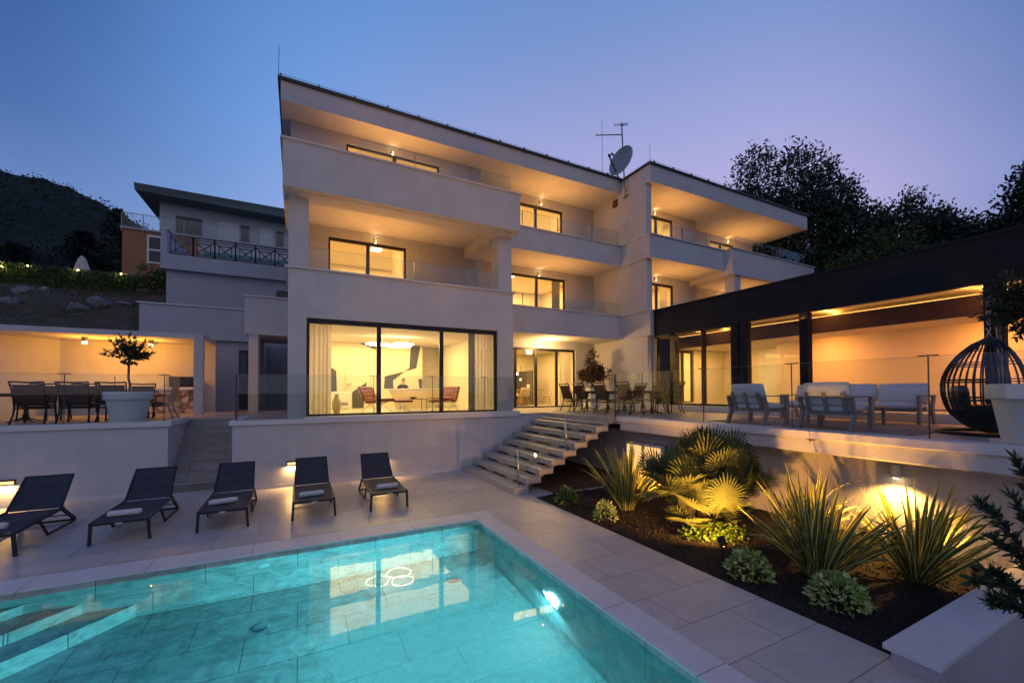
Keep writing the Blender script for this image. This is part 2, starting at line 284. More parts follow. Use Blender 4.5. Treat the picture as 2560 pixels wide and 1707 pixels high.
def curtain(parent,x0,x1,y,z0,z1,mt='curt',amp=.05,waves=None):
    n=int((x1-x0)/.02)+2; wv=waves or (x1-x0)/.11; mb=MB(); vs=[]
    for i in range(n):
        t=i/(n-1); x=x0+(x1-x0)*t; yy=y+amp*math.sin(t*wv*2*math.pi+.6*math.sin(t*9))+.02*math.sin(t*23)
        vs+=[(x,yy,z0),(x+.01*math.sin(t*40),yy*.5+y*.5,z1)]
    mb.add(vs,[(2*i,2*i+2,2*i+3,2*i+1) for i in range(n-1)]); return mb.build('curtain',mt,parent,smooth=True)
def room(parent,x0,x1,y0,y1,z0,z1,wall='iw',name='interior_room'):
    mb=MB(); mb.poly([(x0,y0,z0),(x1,y0,z0),(x1,y1,z0),(x0,y1,z0)],2); mb.poly([(x0,y0,z1),(x0,y1,z1),(x1,y1,z1),(x1,y0,z1)],1)
    mb.poly([(x0,y1,z0),(x1,y1,z0),(x1,y1,z1),(x0,y1,z1)]); mb.poly([(x0,y0,z0),(x0,y1,z0),(x0,y1,z1),(x0,y0,z1)]); mb.poly([(x1,y0,z0),(x1,y0,z1),(x1,y1,z1),(x1,y1,z0)])
    return mb.build(name,[wall,'ic','ifl'],parent)
# ------------------------------------------------------------------ ground, deck, path, pool
def sheet(name,rects,z,mt):
    mb=MB()
    for x0,x1,y0,y1 in rects: mb.poly([(x0,y0,z),(x1,y0,z),(x1,y1,z),(x0,y1,z)])
    return tag(mb.build(name,mt),kind='structure')
sheet('ground',[(-1500,1500,-1500,1500)],-1.9,'fara')
PX0,PX1,PY0,PY1=-6.4,2.98,-1.6,7.2
mb=MB(); mb.box(-14,PX0-.34,-4,12.6,-.3,0); mb.box(PX0-.34,3.32,7.66,12.6,-.3,0); mb.box(3.32,4.78,1.45,12.0,-.3,0); mb.box(4.78,8.3,8.3,12.0,-.3,-.02)
mb.box(PX0-.34,3.32,-4,PY0-.34,-.3,0)
tag(mb.build('pool_deck','deck'),kind='structure')
mb=MB(); mb.box(3.32,4.62,-4,1.45,-1.3,0.0); tag(mb.build('path','path'),kind='structure')
sheet('lower_court',[(4.62,14,-4,1.45)],-1.25,'stucco2')
mb=MB(); n=26; vs=[]; 
for i in range(n+1):
    for j in range(n+1):
        x=4.78+3.6*i/n; y=1.6+6.9*j/n; z=-.02+.05*noise.noise((x*1.3,y*1.3,0))+.03*noise.noise((x*5,y*5,3))
        z+=.10*math.exp(-((x-5.6)**2+(y-4.4)**2)/.9); z=min(z,-.015) if i==0 else z
        vs.append((x,y,z))
mb.add(vs,[(i*(n+1)+j,(i+1)*(n+1)+j,(i+1)*(n+1)+j+1,i*(n+1)+j+1) for i in range(n) for j in range(n)])
tag(mb.build('planting_bed_soil','soil',smooth=True),kind='structure')
mb=MB()
for i in range(9000):
    x=4.85+3.3*random.random(); y=1.8+6.4*random.random(); s=random.uniform(.006,.017); z=-.02+.05*noise.noise((x*1.3,y*1.3,0))+.03*noise.noise((x*5,y*5,3))+.10*math.exp(-((x-5.6)**2+(y-4.4)**2)/.9)
    mb.obox(None,s*1.6,s*1.2,s,mx=Matrix.Translation((x,y,z+s*.2))@Matrix.Rotation(random.random()*6,4,'Z')@Matrix.Rotation(random.random(),4,'X'))
tag(mb.build('soil_crumbs','mulch'),'loose crumbs of dark soil and bark covering the planting bed','soil',kind='stuff')
sheet('brown_earth',[(5.4,8.3,8.35,11.95)],.004,'brownfl')
# pool
pool=thing('swimming_pool','lit turquoise swimming pool lined with large stone slabs and edged in pale stone','pool',(0,3,0))
zf=-1.32
MB().poly([(PX0,PY0,zf),(PX1,PY0,zf),(PX1,PY1,zf),(PX0,PY1,zf)]).build('pool_floor','pfloor',pool)
MB().box(PX0,PX1,PY1,PY1+.12,zf,.0).build('pool_wall','pwx',pool)
MB().box(PX1,PX1+.12,PY0,PY1+.12,zf,.0).build('pool_wall','pwy',pool)
MB().box(PX0,PX1,PY0-.12,PY0,zf,0).build('pool_wall','pwx',pool)
MB().box(PX0-.12,PX0,PY0-.12,PY1+.12,zf,0).build('pool_wall','pwy',pool)
MB().box(PX0-.34,3.32,PY1-.02,7.66,.001,.03).build('coping','pcop',pool,bevel=.006)
MB().box(PX1-.02,3.32,PY0-.34,PY1-.02,.001,.03).build('coping','pcopy',pool,bevel=.006)
MB().box(PX0-.34,PX1-.02,PY0-.34,PY0+.02,.001,.03).build('coping','pcop',pool)
for i,(tx,z) in enumerate(((-2.95,-.32),(-2.42,-.62),(-1.90,-.94))):
    L=3.2; g=1.0
    MB().prism([(tx,PY1-.001),(tx-L*g,PY1-L),(PX0+.001,PY1-L),(PX0+.001,PY1-.001)],2,zf+.002,z+.0005*i).build('pool_step','pfloor',pool)
for (x,y) in ((2.20,6.35),(-.42,6.28)):
    mb=MB(); mb.lathe([(.0,.012),(.07,.012),(.095,.006),(.10,0)],(x,y,zf+.001),24); mb.build('drain','steel',pool,smooth=True)
for x in (-.45,-3.7): 
    mb=MB(); vs=[(x+r*math.cos(a*math.pi/12),PY1-.012+(.008 if r>.06 else 0),-.34+r*math.sin(a*math.pi/12)) for r in (.0,.03,.06,.085) for a in range(24)]
    mb.add(vs,[(i*24+j,i*24+(j+1)%24,(i+1)*24+(j+1)%24,(i+1)*24+j) for i in range(3) for j in range(24)]); mb.build('inlet','white',pool)
plx,ply,plz=PX1,4.62,-.60
mb=MB(); vs=[(plx-.02,ply+.135*math.cos(a*math.pi/16),plz+.135*math.sin(a*math.pi/16)) for a in range(32)]; mb.poly(vs[::-1]); pl=mb.build('pool_light','e_pool',pool)
light('AREA',(plx-.05,ply,plz),330,(.44,.95,1.0),pl,.26,aim=(-1,.05,-.22))
for x,y,z,e,aim in ((PX1-.05,.6,-.55,62,(-1,0,-.1)),(PX0+.05,5.2,-.5,10,(1,0,-.1)),(-1.6,PY0+.05,-.55,40,(0,1,-.1))):
    mb=MB(); a=Vector(aim); a.z=0; pts=[Vector((x,y,z))+Vector((-a.y,a.x,0))*.135*math.cos(t*math.pi/12)+Vector((0,0,.135*math.sin(t*math.pi/12))) for t in range(24)]
    mb.poly(pts); q=mb.build('pool_light','e_pool',pool); light('AREA',(x+a.x*.03,y+a.y*.03,z),e,(.16,.85,1.0),q,.26,aim=aim)
tag(MB().poly([(PX0,PY0,-.07),(PX1,PY0,-.07),(PX1,PY1,-.07),(PX0,PY1,-.07)]).build('pool_water','water'),kind='structure')
# ------------------------------------------------------------------ terrace, retaining walls, stairs
mb=MB()
for q in ((-16,-2.78,12.75,24),(-2.78,-1.42,14.5,24),(-1.42,7.6,12.1,24),(7.55,12.35,8.9,24),(7.75,12.35,-4,8.9),(12.35,20,12,24)): mb.box(q[0],q[1],q[2],q[3],1.5,1.67)
tag(mb.build('terrace_floor','terr'),kind='structure')
def cope(name,x0,x1,y0,y1,par,z0=1.60,z1=1.72): return MB().box(x0,x1,y0,y1,z0,z1).build(name,'cop',par,bevel=.006)
t=thing('retaining_wall','white rendered terrace wall behind the two left loungers, left of the grey steps','wall',(-6,12.7,0))
MB().box(-16,-2.77,12.6,12.74,0,1.6).build('wall','stucco',t); MB().box(-2.90,-2.77,12.74,14.5,0,1.6).build('end_wall','stucco',t)
cope('coping',-16,-2.70,12.52,12.80,t); cope('coping',-2.93,-2.70,12.80,14.45,t)
mb=MB(); mb.box(-16,-2.76,12.585,12.6,0,.09); mb.build('skirting','cop',t)
t=thing('retaining_wall','white rendered wall under the big living room window between the two stairs','wall',(2,12.05,0))
MB().box(-1.42,7.6,12.0,12.08,0,1.6).build('wall','stucco',t); MB().box(-1.42,-1.3,12.08,14.5,0,1.6).build('end_wall','stucco',t)
cope('coping',-1.48,.14,11.93,12.08,t); cope('coping',-1.48,-1.25,12.08,14.45,t); mb=MB(); mb.box(.14,6.42,11.90,12.10,1.60,1.765); mb.build('sill','cop',t,bevel=.006)
mb=MB(); mb.box(-1.4,4.4,11.985,12.0,0,.09); mb.build('skirting','cop',t)
t=thing('retaining_wall','rough rendered terrace wall with overhanging beam behind the planting bed','wall',(8.3,4,0))
mb=MB(); mb.box(8.3,8.5,-4,7.55,-1.3,1.3); mb.box(8.3,8.5,9.0,12.0,-1.3,1.3); mb.box(8.3,8.5,7.55,9.0,1.02,1.3); mb.build('wall','rough_wall',t)
MB().box(7.72,8.5,-4,8.62,1.34,1.60).build('beam','stucco',t); MB().box(7.66,7.72,-4,8.55,1.36,1.59).build('beam_face','stucco',t,bevel=.01)
cope('coping',7.60,8.02,-4,3.9,t,1.59,1.715); cope('coping',7.60,8.02,3.904,8.62,t,1.59,1.715); 
mb=MB(); mb.prism([(3.80,1.585),(4.0,1.588),(3.97,1.57),(3.93,1.555),(3.925,1.50),(3.915,1.55),(3.86,1.562)],0,7.652,7.6605); mb.build('rust_stain','rust',t)
d=MB(); d.box(8.22,8.3,7.60,8.98,.0,1.0); o=d.build('door_frame','white',t)
for a,b in ((7.70,8.24),(8.36,8.90)):
    MB().box(8.205,8.215,a,b,.10,.92).build('pane','fdoor',o)
# broad steps
t=thing('staircase','narrow flight of grey stone steps rising between the two white terrace walls','stairs',(-2.1,12.6,0))
for i in range(8):
    z=.2075*(i+1); y=12.6+.265*i
    mb=MB(); mb.box(-2.77,-1.42,y,y+.30 if i<7 else 14.55,z-.2075+.0,z-.03); mb.box(-2.765,-1.425,y-.025,y+.30 if i<7 else 14.55,z-.03,z); mb.build('step','bstep',t)
# floating steps
t=thing('staircase','wide open flight of pale stone steps with dark slots beside the planting bed','stairs',(6,10.3,0))
for i in range(9):
    z=.145+.19*i; x=4.45+.345*i; mb=MB()
    if i<8: mb.box(x,x+.40,8.57,11.97,z-.13 if i else 0,z)
    if i: 
        for a,b in ((8.57,8.75),(9.35,9.75),(10.55,10.95),(11.7,11.97)): mb.box(x+.03,x+.06,a,b,z-.19,z-.13 if i<8 else z-.13)
    if i==8: mb.box(x,x+.30,8.9,11.97,z-.13,1.5)
    mb.build('step','step',t,bevel=.008)
for i,x in enumerate((-1,)): pass
for y_ in (9.1,11.3): MB().bar((4.9,y_,.0),(7.5,y_,1.42),.12,.16).build('stringer','step',t)
def balustrade(label,name_cat,pts,z0,z1,posts,tcl=True,loc=None,rail='rail',joints=()):
    b=thing('glass_balustrade',label,'balustrade',loc or (pts[0][0],pts[0][1],z0))
    for (x0,y0),(x1,y1) in zip(pts,pts[1:]):
        d=Vector((x1-x0,y1-y0,0)); L=d.length; a=Vector((x0,y0,(z0+z1)/2)); rz=math.atan2(d.y,d.x)
        cuts=[0]+[j for j in joints if 0<j<L]+[L] if (x0,y0)==tuple(pts[0]) else [0,L]
        for c0,c1 in zip(cuts,cuts[1:]):
            p=a+d.normalized()*((c0+c1)/2); MB().obox(p,c1-c0-.015,.012,z1-z0,rz).build('glass_panel',rail,b)
            q=MB(); q.obox(p+Vector((0,0,(z1-z0)/2+.002)),c1-c0-.015,.013,.004,rz); q.build('glass_edge','gedge',b)
    for (x,y,k) in posts:
        mb=MB(); mb.tube([(x,y,z0-.04),(x,y,z1)],.010 if k!='p' else .022,8)
        if k=='t':
            d=Vector((pts[1][0]-pts[0][0],pts[1][1]-pts[0][1],0)).normalized(); mb.bar(Vector((x,y,z1+.012))-d*.11,Vector((x,y,z1+.012))+d*.11,.03,.014)
        mb.build('clamp_post','dsteel' if k!='s' else 'steel',b)
    return b
balustrade('clear glass balustrade around the left terrace with the black chairs','b',[(-2.86,12.7),(-16,12.7)],1.70,2.82,[(-2.87,12.7,'t'),(-4.61,12.7,'t'),(-6.35,12.7,'t')],joints=(1.75,3.49,5.3))
balustrade('short glass return panel beside the top of the grey steps','b',[(-2.85,12.72),(-2.85,14.05)],1.70,2.82,[])
balustrade('long glass balustrade standing in front of the big living room window','b',[(-1.34,11.99),(6.34,11.99)],1.70,2.84,[(-1.34,11.99,'p'),(.2,11.985,'n'),(1.86,11.985,'t'),(3.53,11.985,'t'),(5.19,11.985,'t')],joints=(1.54,3.2,4.87,6.53))
balustrade('glass balustrade along the right terrace edge above the palm','b',[(7.88,8.95),(7.88,-4)],1.69,2.87,[(7.88,9.0,'p'),(7.88,6.15,'t'),(7.88,4.32,'t'),(7.88,2.50,'t'),(7.88,7.97,'n')],joints=(.98,2.8,4.63,6.45))
b=thing('glass_balustrade','sloping glass balustrade with two steel posts on the open stairs','balustrade',(5.5,8.8,.5))
for x,z in ((4.69,.145),(6.07,.905)):
    mb=MB(); mb.tube([(x,8.8,z),(x,8.8,z+.86)],.024,12); mb.lathe([(0,.012),(.05,.01),(.055,0)],(x,8.8,z),16); mb.build('post','steel',b,smooth=True)
MB().prism([(4.60,.30),(6.05,1.10),(6.05,2.1),(4.60,1.3)],1,8.795,8.805).build('glass_panel','rail',b)
MB().prism([(6.09,1.12),(7.8,2.05),(7.8,2.86),(7.3,2.80),(6.09,2.12)],1,8.795,8.805).build('glass_panel','rail',b)
# ------------------------------------------------------------------ the house
H=thing('white_villa','large white three-storey villa with glowing windows, balconies and thin overhanging roof','house',(6,16,1.67))
mb=MB()
wall_y(mb,-.25,6.27,12.08,12.30,1.60,5.62,[(.18,5.72,1.765,4.36)])
mb.box(-.25,-.02,12.30,23,0,5.62); mb.box(6.02,6.27,12.30,15.7,1.6,5.62)
mb.build('ground_floor_wall','stucco',H)
mb=MB(); mb.box(-.33,6.35,12.0,12.36,5.62,5.66); mb.box(-.33,0,12.36,14.7,5.62,5.66); mb.build('coping','cop',H,bevel=.005)
mb=MB(); mb.box(-.02,6.02,12.3,14.7,4.64,4.9); mb.build('balcony_floor','stucco',H)
# first floor left block
mb=MB(); mb.box(-.25,.22,12.08,12.5,5.66,7.5); mb.build('column','stucco',H); mb=MB(); mb.box(5.74,6.22,12.08,12.55,5.66,7.5); mb.build('column','stucco',H)
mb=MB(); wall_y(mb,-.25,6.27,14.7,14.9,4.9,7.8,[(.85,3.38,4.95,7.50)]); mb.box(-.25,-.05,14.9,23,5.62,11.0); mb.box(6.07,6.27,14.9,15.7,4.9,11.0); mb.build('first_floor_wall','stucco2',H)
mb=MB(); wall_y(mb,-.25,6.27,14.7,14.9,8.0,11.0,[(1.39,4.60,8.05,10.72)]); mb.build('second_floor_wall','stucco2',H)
mb=MB(); mb.box(-.37,6.27,11.55,11.75,7.5,8.66); mb.box(-.37,-.17,11.75,14.7,7.5,8.66); mb.box(6.07,6.27,11.75,13.75,7.5,8.66); mb.box(-.17,6.07,11.75,14.7,7.8,8.0); mb.box(5.55,6.07,11.75,14.7,7.42,7.8); mb.box(-.17,5.55,11.75,12.35,7.49,7.8)
mb.build('balcony','stucco',H)
mb=MB(); mb.box(-.43,6.33,11.49,11.81,8.66,8.70); mb.box(-.43,-.11,11.81,14.7,8.66,8.70); mb.build('coping','cop',H,bevel=.005)
# recessed middle
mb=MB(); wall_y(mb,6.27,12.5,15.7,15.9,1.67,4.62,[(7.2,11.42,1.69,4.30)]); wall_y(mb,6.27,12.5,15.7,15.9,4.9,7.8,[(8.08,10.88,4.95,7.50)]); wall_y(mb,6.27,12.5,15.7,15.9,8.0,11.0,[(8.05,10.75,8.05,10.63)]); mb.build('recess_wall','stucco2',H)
for z0,zf,z1 in ((4.62,4.9,5.62),(7.80,8.0,8.66)):
    mb=MB(); mb.box(6.27,12.5,13.75,13.95,z0,z1); mb.box(6.27,12.5,13.95,15.9,z0,zf); mb.build('balcony','stucco',H)
    mb=MB(); mb.box(6.27,12.5,13.69,14.0,z1,z1+.04); mb.build('coping','cop',H,bevel=.005)
# tower side wall and right wing
mb=MB(); mb.box(12.5,12.78,12.32,22,0,10.8); mb.build('tower_wall','stucco',H)
for z0,zf,z1 in ((4.62,4.9,5.60),(7.75,8.0,8.66)):
    mb=MB(); mb.box(12.44,17.0,12.1,12.30,z0,z1); mb.box(12.44,12.5,12.30,13.75,z0,z1); mb.box(12.78,17.0,12.3,14.2,z0,zf); mb.build('balcony','stucco',H)
    mb=MB(); mb.box(12.40,17.0,12.04,12.36,z1,z1+.04); mb.box(12.40,12.5,12.36,13.75,z1,z1+.04); mb.build('coping','cop',H,bevel=.005)
mb=MB(); mb.box(17.0,23.5,11.7,11.9,7.53,8.66); mb.box(17.0,17.2,11.9,15,7.53,8.66); mb.box(23.3,23.5,11.9,14.8,7.53,8.66); mb.box(17.2,23.3,11.9,14.9,7.8,8.0); mb.box(17.2,23.3,11.9,14.9,4.6,4.9); mb.build('balcony','stucco',H)
mb=MB(); mb.box(16.96,23.56,11.64,11.96,8.66,8.70); mb.build('coping','cop',H,bevel=.005)
mb=MB(); mb.box(17.25,17.68,11.8,12.26,4.9,7.53); mb.build('column','stucco',H)
mb=MB()
for z0,z1,top in ((4.9,7.8,7.42),(8.0,10.81,10.56)):
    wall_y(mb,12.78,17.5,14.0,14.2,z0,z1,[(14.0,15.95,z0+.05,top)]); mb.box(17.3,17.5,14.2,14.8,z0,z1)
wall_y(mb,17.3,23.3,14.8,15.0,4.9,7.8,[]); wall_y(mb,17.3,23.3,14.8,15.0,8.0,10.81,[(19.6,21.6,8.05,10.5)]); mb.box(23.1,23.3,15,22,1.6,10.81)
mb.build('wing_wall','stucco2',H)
mb=MB(); mb.box(-.5,12.5,13.79,23,11.0,11.58); mb.build('roof','stucco',H)
mb=MB(); mb.box(12.5,23.7,12.1,23,10.81,11.50); mb.build('roof','stucco',H)
mb=MB(); mb.box(-.58,12.5,13.71,23,11.58,11.66); mb.box(12.42,23.82,12.02,23,11.50,11.57); mb.build('roof_edge','roofm',H)
mb=MB(); mb.box(-.25,12.5,22.8,23,0,11); mb.build('rear_wall','stucco2',H)
mb=MB()
for i in range(13): mb.box(-.5+i*1.02-.02,-.5+i*1.02+.02,13.72,13.78,11.66,11.73)
mb.tube([(-.56,13.74,11.72),(12.3,13.74,11.72)],.006,5); mb.build('lightning_wire','dsteel',H); mb=MB(); mb.tube([(12.46,13.6,11.64),(12.46,12.05,11.64),(23.8,12.05,11.64)],.006,5)
for i in range(11): mb.box(12.7+i*1.08-.02,12.7+i*1.08+.02,12.03,12.09,11.57,11.645)
mb.build('lightning_wire','dsteel',H)
for a,b,c in (((-.55,13.74,11.66),(-.55,13.74,12.55),.008),((12.47,12.07,11.6),(12.47,12.07,12.3),.007),((23.75,12.07,11.6),(23.75,12.07,12.1),.007),((11.9,14.3,11.6),(11.9,14.3,14.4),.010)): MB().tube([a,b],c,5).build('lightning_rod','dsteel',H)
# windows
window_y(H,.18,5.72,1.765,4.36,12.18,(2.03,3.87),.08,'wide anthracite three-pane living room window',top=.13)
window_y(H,.85,3.38,4.95,7.50,14.78,(2.09,)); window_y(H,1.39,4.60,8.05,10.72,14.78,(2.98,),top=.05)
window_y(H,7.2,11.42,1.69,4.30,15.78,(8.3,9.33,10.42)); window_y(H,8.08,10.88,4.95,7.5,15.78,(9.38,)); window_y(H,8.05,10.75,8.05,10.63,15.78,(9.35,))
window_y(H,14.0,15.95,4.95,7.42,14.08,(14.9,)); window_y(H,14.0,15.95,8.05,10.56,14.08,(14.9,)); window_y(H,19.6,21.6,8.05,10.5,14.88,(20.6,))
# window reveals glow: pale frames around openings come from the render itself
def hb(label_,x0,x1,y,z0,z1,joints=()):
    cuts=[x0]+list(joints)+[x1]
    for a,b in zip(cuts,cuts[1:]): MB().box(a+.008,b-.008,y,y+.012,z0,z1).build('glass_panel','rail',H)
    mb=MB()
    for j in joints: mb.box(j-.006,j+.006,y-.01,y+.03,z0-.02,z1)
    mb.box(x0,x1,y,y+.012,z1,z1+.004); mb.build('glass_clamp','gedge',H)
hb('',.22,5.73,12.16,5.66,6.24,(3.03,4.6)); hb('',1.34,5.97,11.62,8.70,9.18,(2.92,4.49)); hb('',6.3,12.42,13.82,5.66,6.16,(7.6,9.2,10.78)); hb('',6.3,12.42,13.82,8.70,9.32,(7.6,9.2,10.80))
hb('',12.8,17.2,12.18,8.70,9.28,(14.4,15.9)); hb('',12.8,17.2,12.18,5.64,6.05,(14.4,15.9)); hb('',17.25,23.26,11.78,8.70,9.27,(18.9,20.4,21.9)); 
# rooms
room(H,.0,6.0,12.31,14.6,1.72,4.30); r=room(H,.02,7.2,14.6,18.6,1.72,4.52)
M_=M
bpy.data.objects.remove(r)
mb=MB()
mb.poly([(0,14.6,1.72),(6,14.6,1.72),(6,18.6,1.72),(0,18.6,1.72)],2); mb.poly([(0,14.6,4.5),(0,18.6,4.5),(6,18.6,4.5),(6,14.6,4.5)],1); mb.poly([(0,14.6,4.3),(6,14.6,4.3),(6,14.6,4.5),(0,14.6,4.5)],1)
mb.poly([(0,14.6,1.72),(0,18.6,1.72),(0,18.6,4.5),(0,14.6,4.5)]); mb.poly([(0,18.6,1.72),(5.0,18.6,1.72),(5.0,18.6,4.5),(0,18.6,4.5)]); mb.poly([(5.0,18.6,1.72),(5.0,19.6,1.72),(5.0,19.6,4.5),(5.0,18.6,4.5)])
mb.poly([(5,18.6,1.72),(6,18.6,1.72),(6,19.6,1.72),(5,19.6,1.72)],2); mb.poly([(5,18.6,4.5),(6,18.6,4.5),(6,19.6,4.5),(5,19.6,4.5)],1); mb.poly([(5,19.6,1.72),(6,19.6,1.72),(6,19.6,4.5),(5,19.6,4.5)])
mb.poly([(6,14.6,1.72),(6,14.6,4.5),(6,19.6,4.5),(6,19.6,1.72)]); mb.build('interior_room',['iw','ic','ifl'],H)
# remove the closing wall of the front zone so that the room is one space
fr=[o for o in C.objects if o.name=='interior_room'][0]; me=fr.data; 
v0=[tuple(v.co) for v in me.vertices]; keep=[p for i,p in enumerate(me.polygons) if i!=2]
nm=bpy.data.meshes.new('interior_room'); nm.from_pydata(v0,[],[tuple(p.vertices) for p in keep]); 
for q in me.materials: nm.materials.append(q)
nm.polygons.foreach_set('material_index',[p.material_index for p in keep]); fr.data=nm
mb=MB()
for P in ([(2.31,4.47),(2.95,4.47),(2.96,4.22)],[(1.2,3.41),(1.39,3.28),(1.41,2.43),(1.12,2.43)],[(2.01,2.4),(2.59,2.82),(2.46,1.73),(2.02,1.73)],[(3.34,3.08),(4.2,3.31),(3.69,2.9),(3.72,2.54),(3.31,2.54)],[(4.48,4.46),(4.91,4.46),(4.72,3.47),(4.2,3.31),(4.41,3.46)],[(4.81,2.97),(4.98,2.98),(4.97,2.54),(4.87,2.54)]):
    mb.prism(P,1,18.58,18.596)
mb.build('wall_mural','mural',H)
MB().box(1.75,1.78,18.55,18.59,1.72,3.6).box(2.75,2.78,18.57,18.59,1.72,3.75).build('door_outline','iw',H)
mb=MB(); mb.box(1.82,1.98,18.5,18.54,2.72,2.74); mb.build('door_handle','dsteel',H)
mb=MB(); mb.box(5.05,5.12,15.9,17.2,1.72,3.9,0); mb.box(5.12,5.95,17.2,17.25,1.72,3.9,0); mb.build('side_door','orange',H); bpy.data.objects.remove(bpy.data.objects['side_door'])
curtain(H,.28,.80,12.55,1.76,4.28); curtain(H,4.86,5.06,12.5,1.76,4.28,'curtg'); curtain(H,5.06,5.86,12.55,1.76,4.28,'curt')
light('AREA',(3.0,13.6,4.27),105,(1,.64,.23),H,4.5,aim=(0,0,-1),sy=1.6); light('AREA',(3,16.8,4.46),270,(1,.66,.24),H,4.5,aim=(0,0,-1),sy=2.6)
for (x0,x1,y0,y1,z0,z1,e,cu,pn) in ((.5,5.5,14.95,18.5,4.95,7.7,250,((2.98,3.30,'curt'),),(2.55,15.9)),(.5,5.5,14.95,18.5,8.05,10.75,250,((1.45,1.75,'curt'),),None),
    (7.9,11.9,15.95,19.5,4.95,7.7,240,((10.35,10.8,'curtg'),),(8.6,16.9)),(7.9,11.9,15.95,19.5,8.05,10.75,250,((10.35,10.7,'curt'),),None),
    (13.2,16.6,14.25,17.5,4.95,7.7,110,((15.4,15.88,'curt'),),None),(13.2,16.6,14.25,17.5,8.05,10.75,140,((14.95,15.6,'curt'),),None),(19,22.5,15.05,18,8.05,10.7,120,(),None)):
    room(H,x0,x1,y0,y1,z0,z1)
    light('AREA',((x0+x1)/2,(y0+y1)/2,z1-.06),e,(1,.55,.16),H,(x1-x0)*.7,aim=(0,0,-1),sy=(y1-y0)*.7)
    for a,b,mt in cu: curtain(H,a,b,y0+.12,z0,min(z1,z0+2.6),mt)
    if pn: MB().box(pn[0]-.17,pn[0]+.17,pn[1]-.17,pn[1]+.17,z1-.05,z1-.01).build('ceiling_light','e_panel',H)
# dining room
room(H,6.4,12.3,15.95,21,1.70,4.5); light('AREA',(9.2,18.3,4.44),330,(1,.62,.20),H,4.4,aim=(0,0,-1),sy=3.6); curtain(H,10.75,11.36,16.05,1.72,4.3,'curt')
mb=MB(); mb.box(11.0,11.06,19.0,20.94,1.7,3.5); mb.box(10.1,10.9,20.86,20.95,1.7,3.55); mb.build('dark_door_panel','mural',H)
mb=MB(); mb.box(10.3,10.62,20.84,20.86,1.9,3.3); mb.build('door_glass','e_panel',H); H_=H
bpy.data.objects.remove(bpy.data.objects['door_glass'])
mb=MB(); mb.box(7.9,10.0,20.6,20.95,1.7,2.6); mb.box(7.9,10.0,20.6,20.95,3.2,3.25); mb.build('kitchen_unit','beige',H)
# ------------------------------------------------------------------ dark pool pavilion on the right
PV=thing('pool_pavilion','long flat-roofed pavilion with black fascia, glass doors and glowing led strip','pavilion',(15,5,1.67))
mb=MB(); mb.box(12.6,12.75,-6,12.05,4.58,5.60); mb.box(12.57,12.6,-6,12.05,5.55,5.62); mb.build('fascia','fascia',PV)
mb=MB(); 
for y in (10.3,6.1,1.9,-2): mb.box(12.594,12.6,y-.006,y+.006,4.6,5.55)
mb.build('panel_joint','frame',PV)
mb=MB(); mb.box(12.75,19,-6,12.05,5.30,5.50); mb.build('roof','roofm',PV)
for y0,y1 in ((8.24,8.48),(8.56,8.80),(6.48,6.70),(2.86,3.14),(-1.2,-.9)):
    MB().box(12.62,12.85,y0,y1,1.87,4.58).build('pillar','fascia',PV,bevel=.004)
mb=MB(); mb.box(12.62,12.80,9.85,9.92,1.87,4.58); mb.box(12.62,12.80,11.06,11.30,1.87,4.58); mb.box(12.62,12.80,11.95,12.05,1.87,4.58); mb.box(12.62,12.8,8.8,12.05,1.87,1.94); mb.box(12.62,12.8,8.8,12.05,4.50,4.58); mb.build('door_frame','frame',PV)
for a,b in ((8.80,9.85),(9.92,11.06)): MB().poly([(12.70,a,1.94),(12.70,b,1.94),(12.70,b,4.5),(12.70,a,4.5)]).build('pane','pav_glass',PV)
mb=MB(); mb.bar((12.72,11.9,3.2),(13.2,11.35,3.2),.05,2.5); o=mb.build('open_door','frame',PV); 
mb=MB(); mb.tube([(13.1,11.4,2.5),(13.1,11.4,3.3)],.015,8); mb.build('door_handle','steel',o)
mb=MB(); mb.poly([(12.70,6.7,1.9),(12.70,8.24,1.9),(12.70,8.24,4.56),(12.70,6.7,4.56)]); mb.build('pane','pav_glass',PV)
mb=MB(); mb.box(12.38,12.9,-6,12.05,1.67,1.87); mb.build('plinth','cop',PV,bevel=.006)
mb=MB(); mb.poly([(12.8,-6,4.74),(12.8,12.05,4.74),(14.4,12.05,4.74),(14.4,-6,4.74)]); mb.box(12.75,12.8,-6,12.05,4.58,4.9); mb.build('ceiling','iw',PV)
mb=MB(); mb.box(14.0,14.12,-6,12.05,4.13,4.60); mb.build('bulkhead','purple',PV)
mb=MB(); mb.box(14.12,17,-6,12.05,4.13,4.2); mb.build('soffit','iw',PV)
mb=MB(); mb.box(14.03,14.06,-6,12.05,4.602,4.62); mb.build('led_strip','e_led',PV)
mb=MB(); mb.box(14.38,14.4,-6,12.05,4.2,4.74); mb.build('cove_wall','iw',PV)
mb=MB(); mb.box(15.5,15.7,-6,9.0,1.5,4.13); mb.build('back_wall','iw',PV)
mb=MB(); mb.box(14.3,15.5,-6,8.8,1.5,1.80); mb.build('inner_pool_edge','mosaic',PV); mb=MB(); mb.box(12.9,14.3,-6,12.05,1.5,1.86); mb.build('inner_floor','terr',PV)
mb=MB(); mb.box(15.45,15.5,-6,8.8,1.8,1.86); mb.build('mosaic_band','mosaic',PV)
for y in (-3.5,.2,3.4,6.6,10.2): light('AREA',(14.12,y,4.63),40,(1,.42,.07),PV,.10,aim=(-.15,0,1),sy=3.2)
for y in (0,3.6,7.2): light('AREA',(14.8,y,4.10),120,(1,.34,.05),PV,.5,aim=(.25,0,-1),sy=3.0)
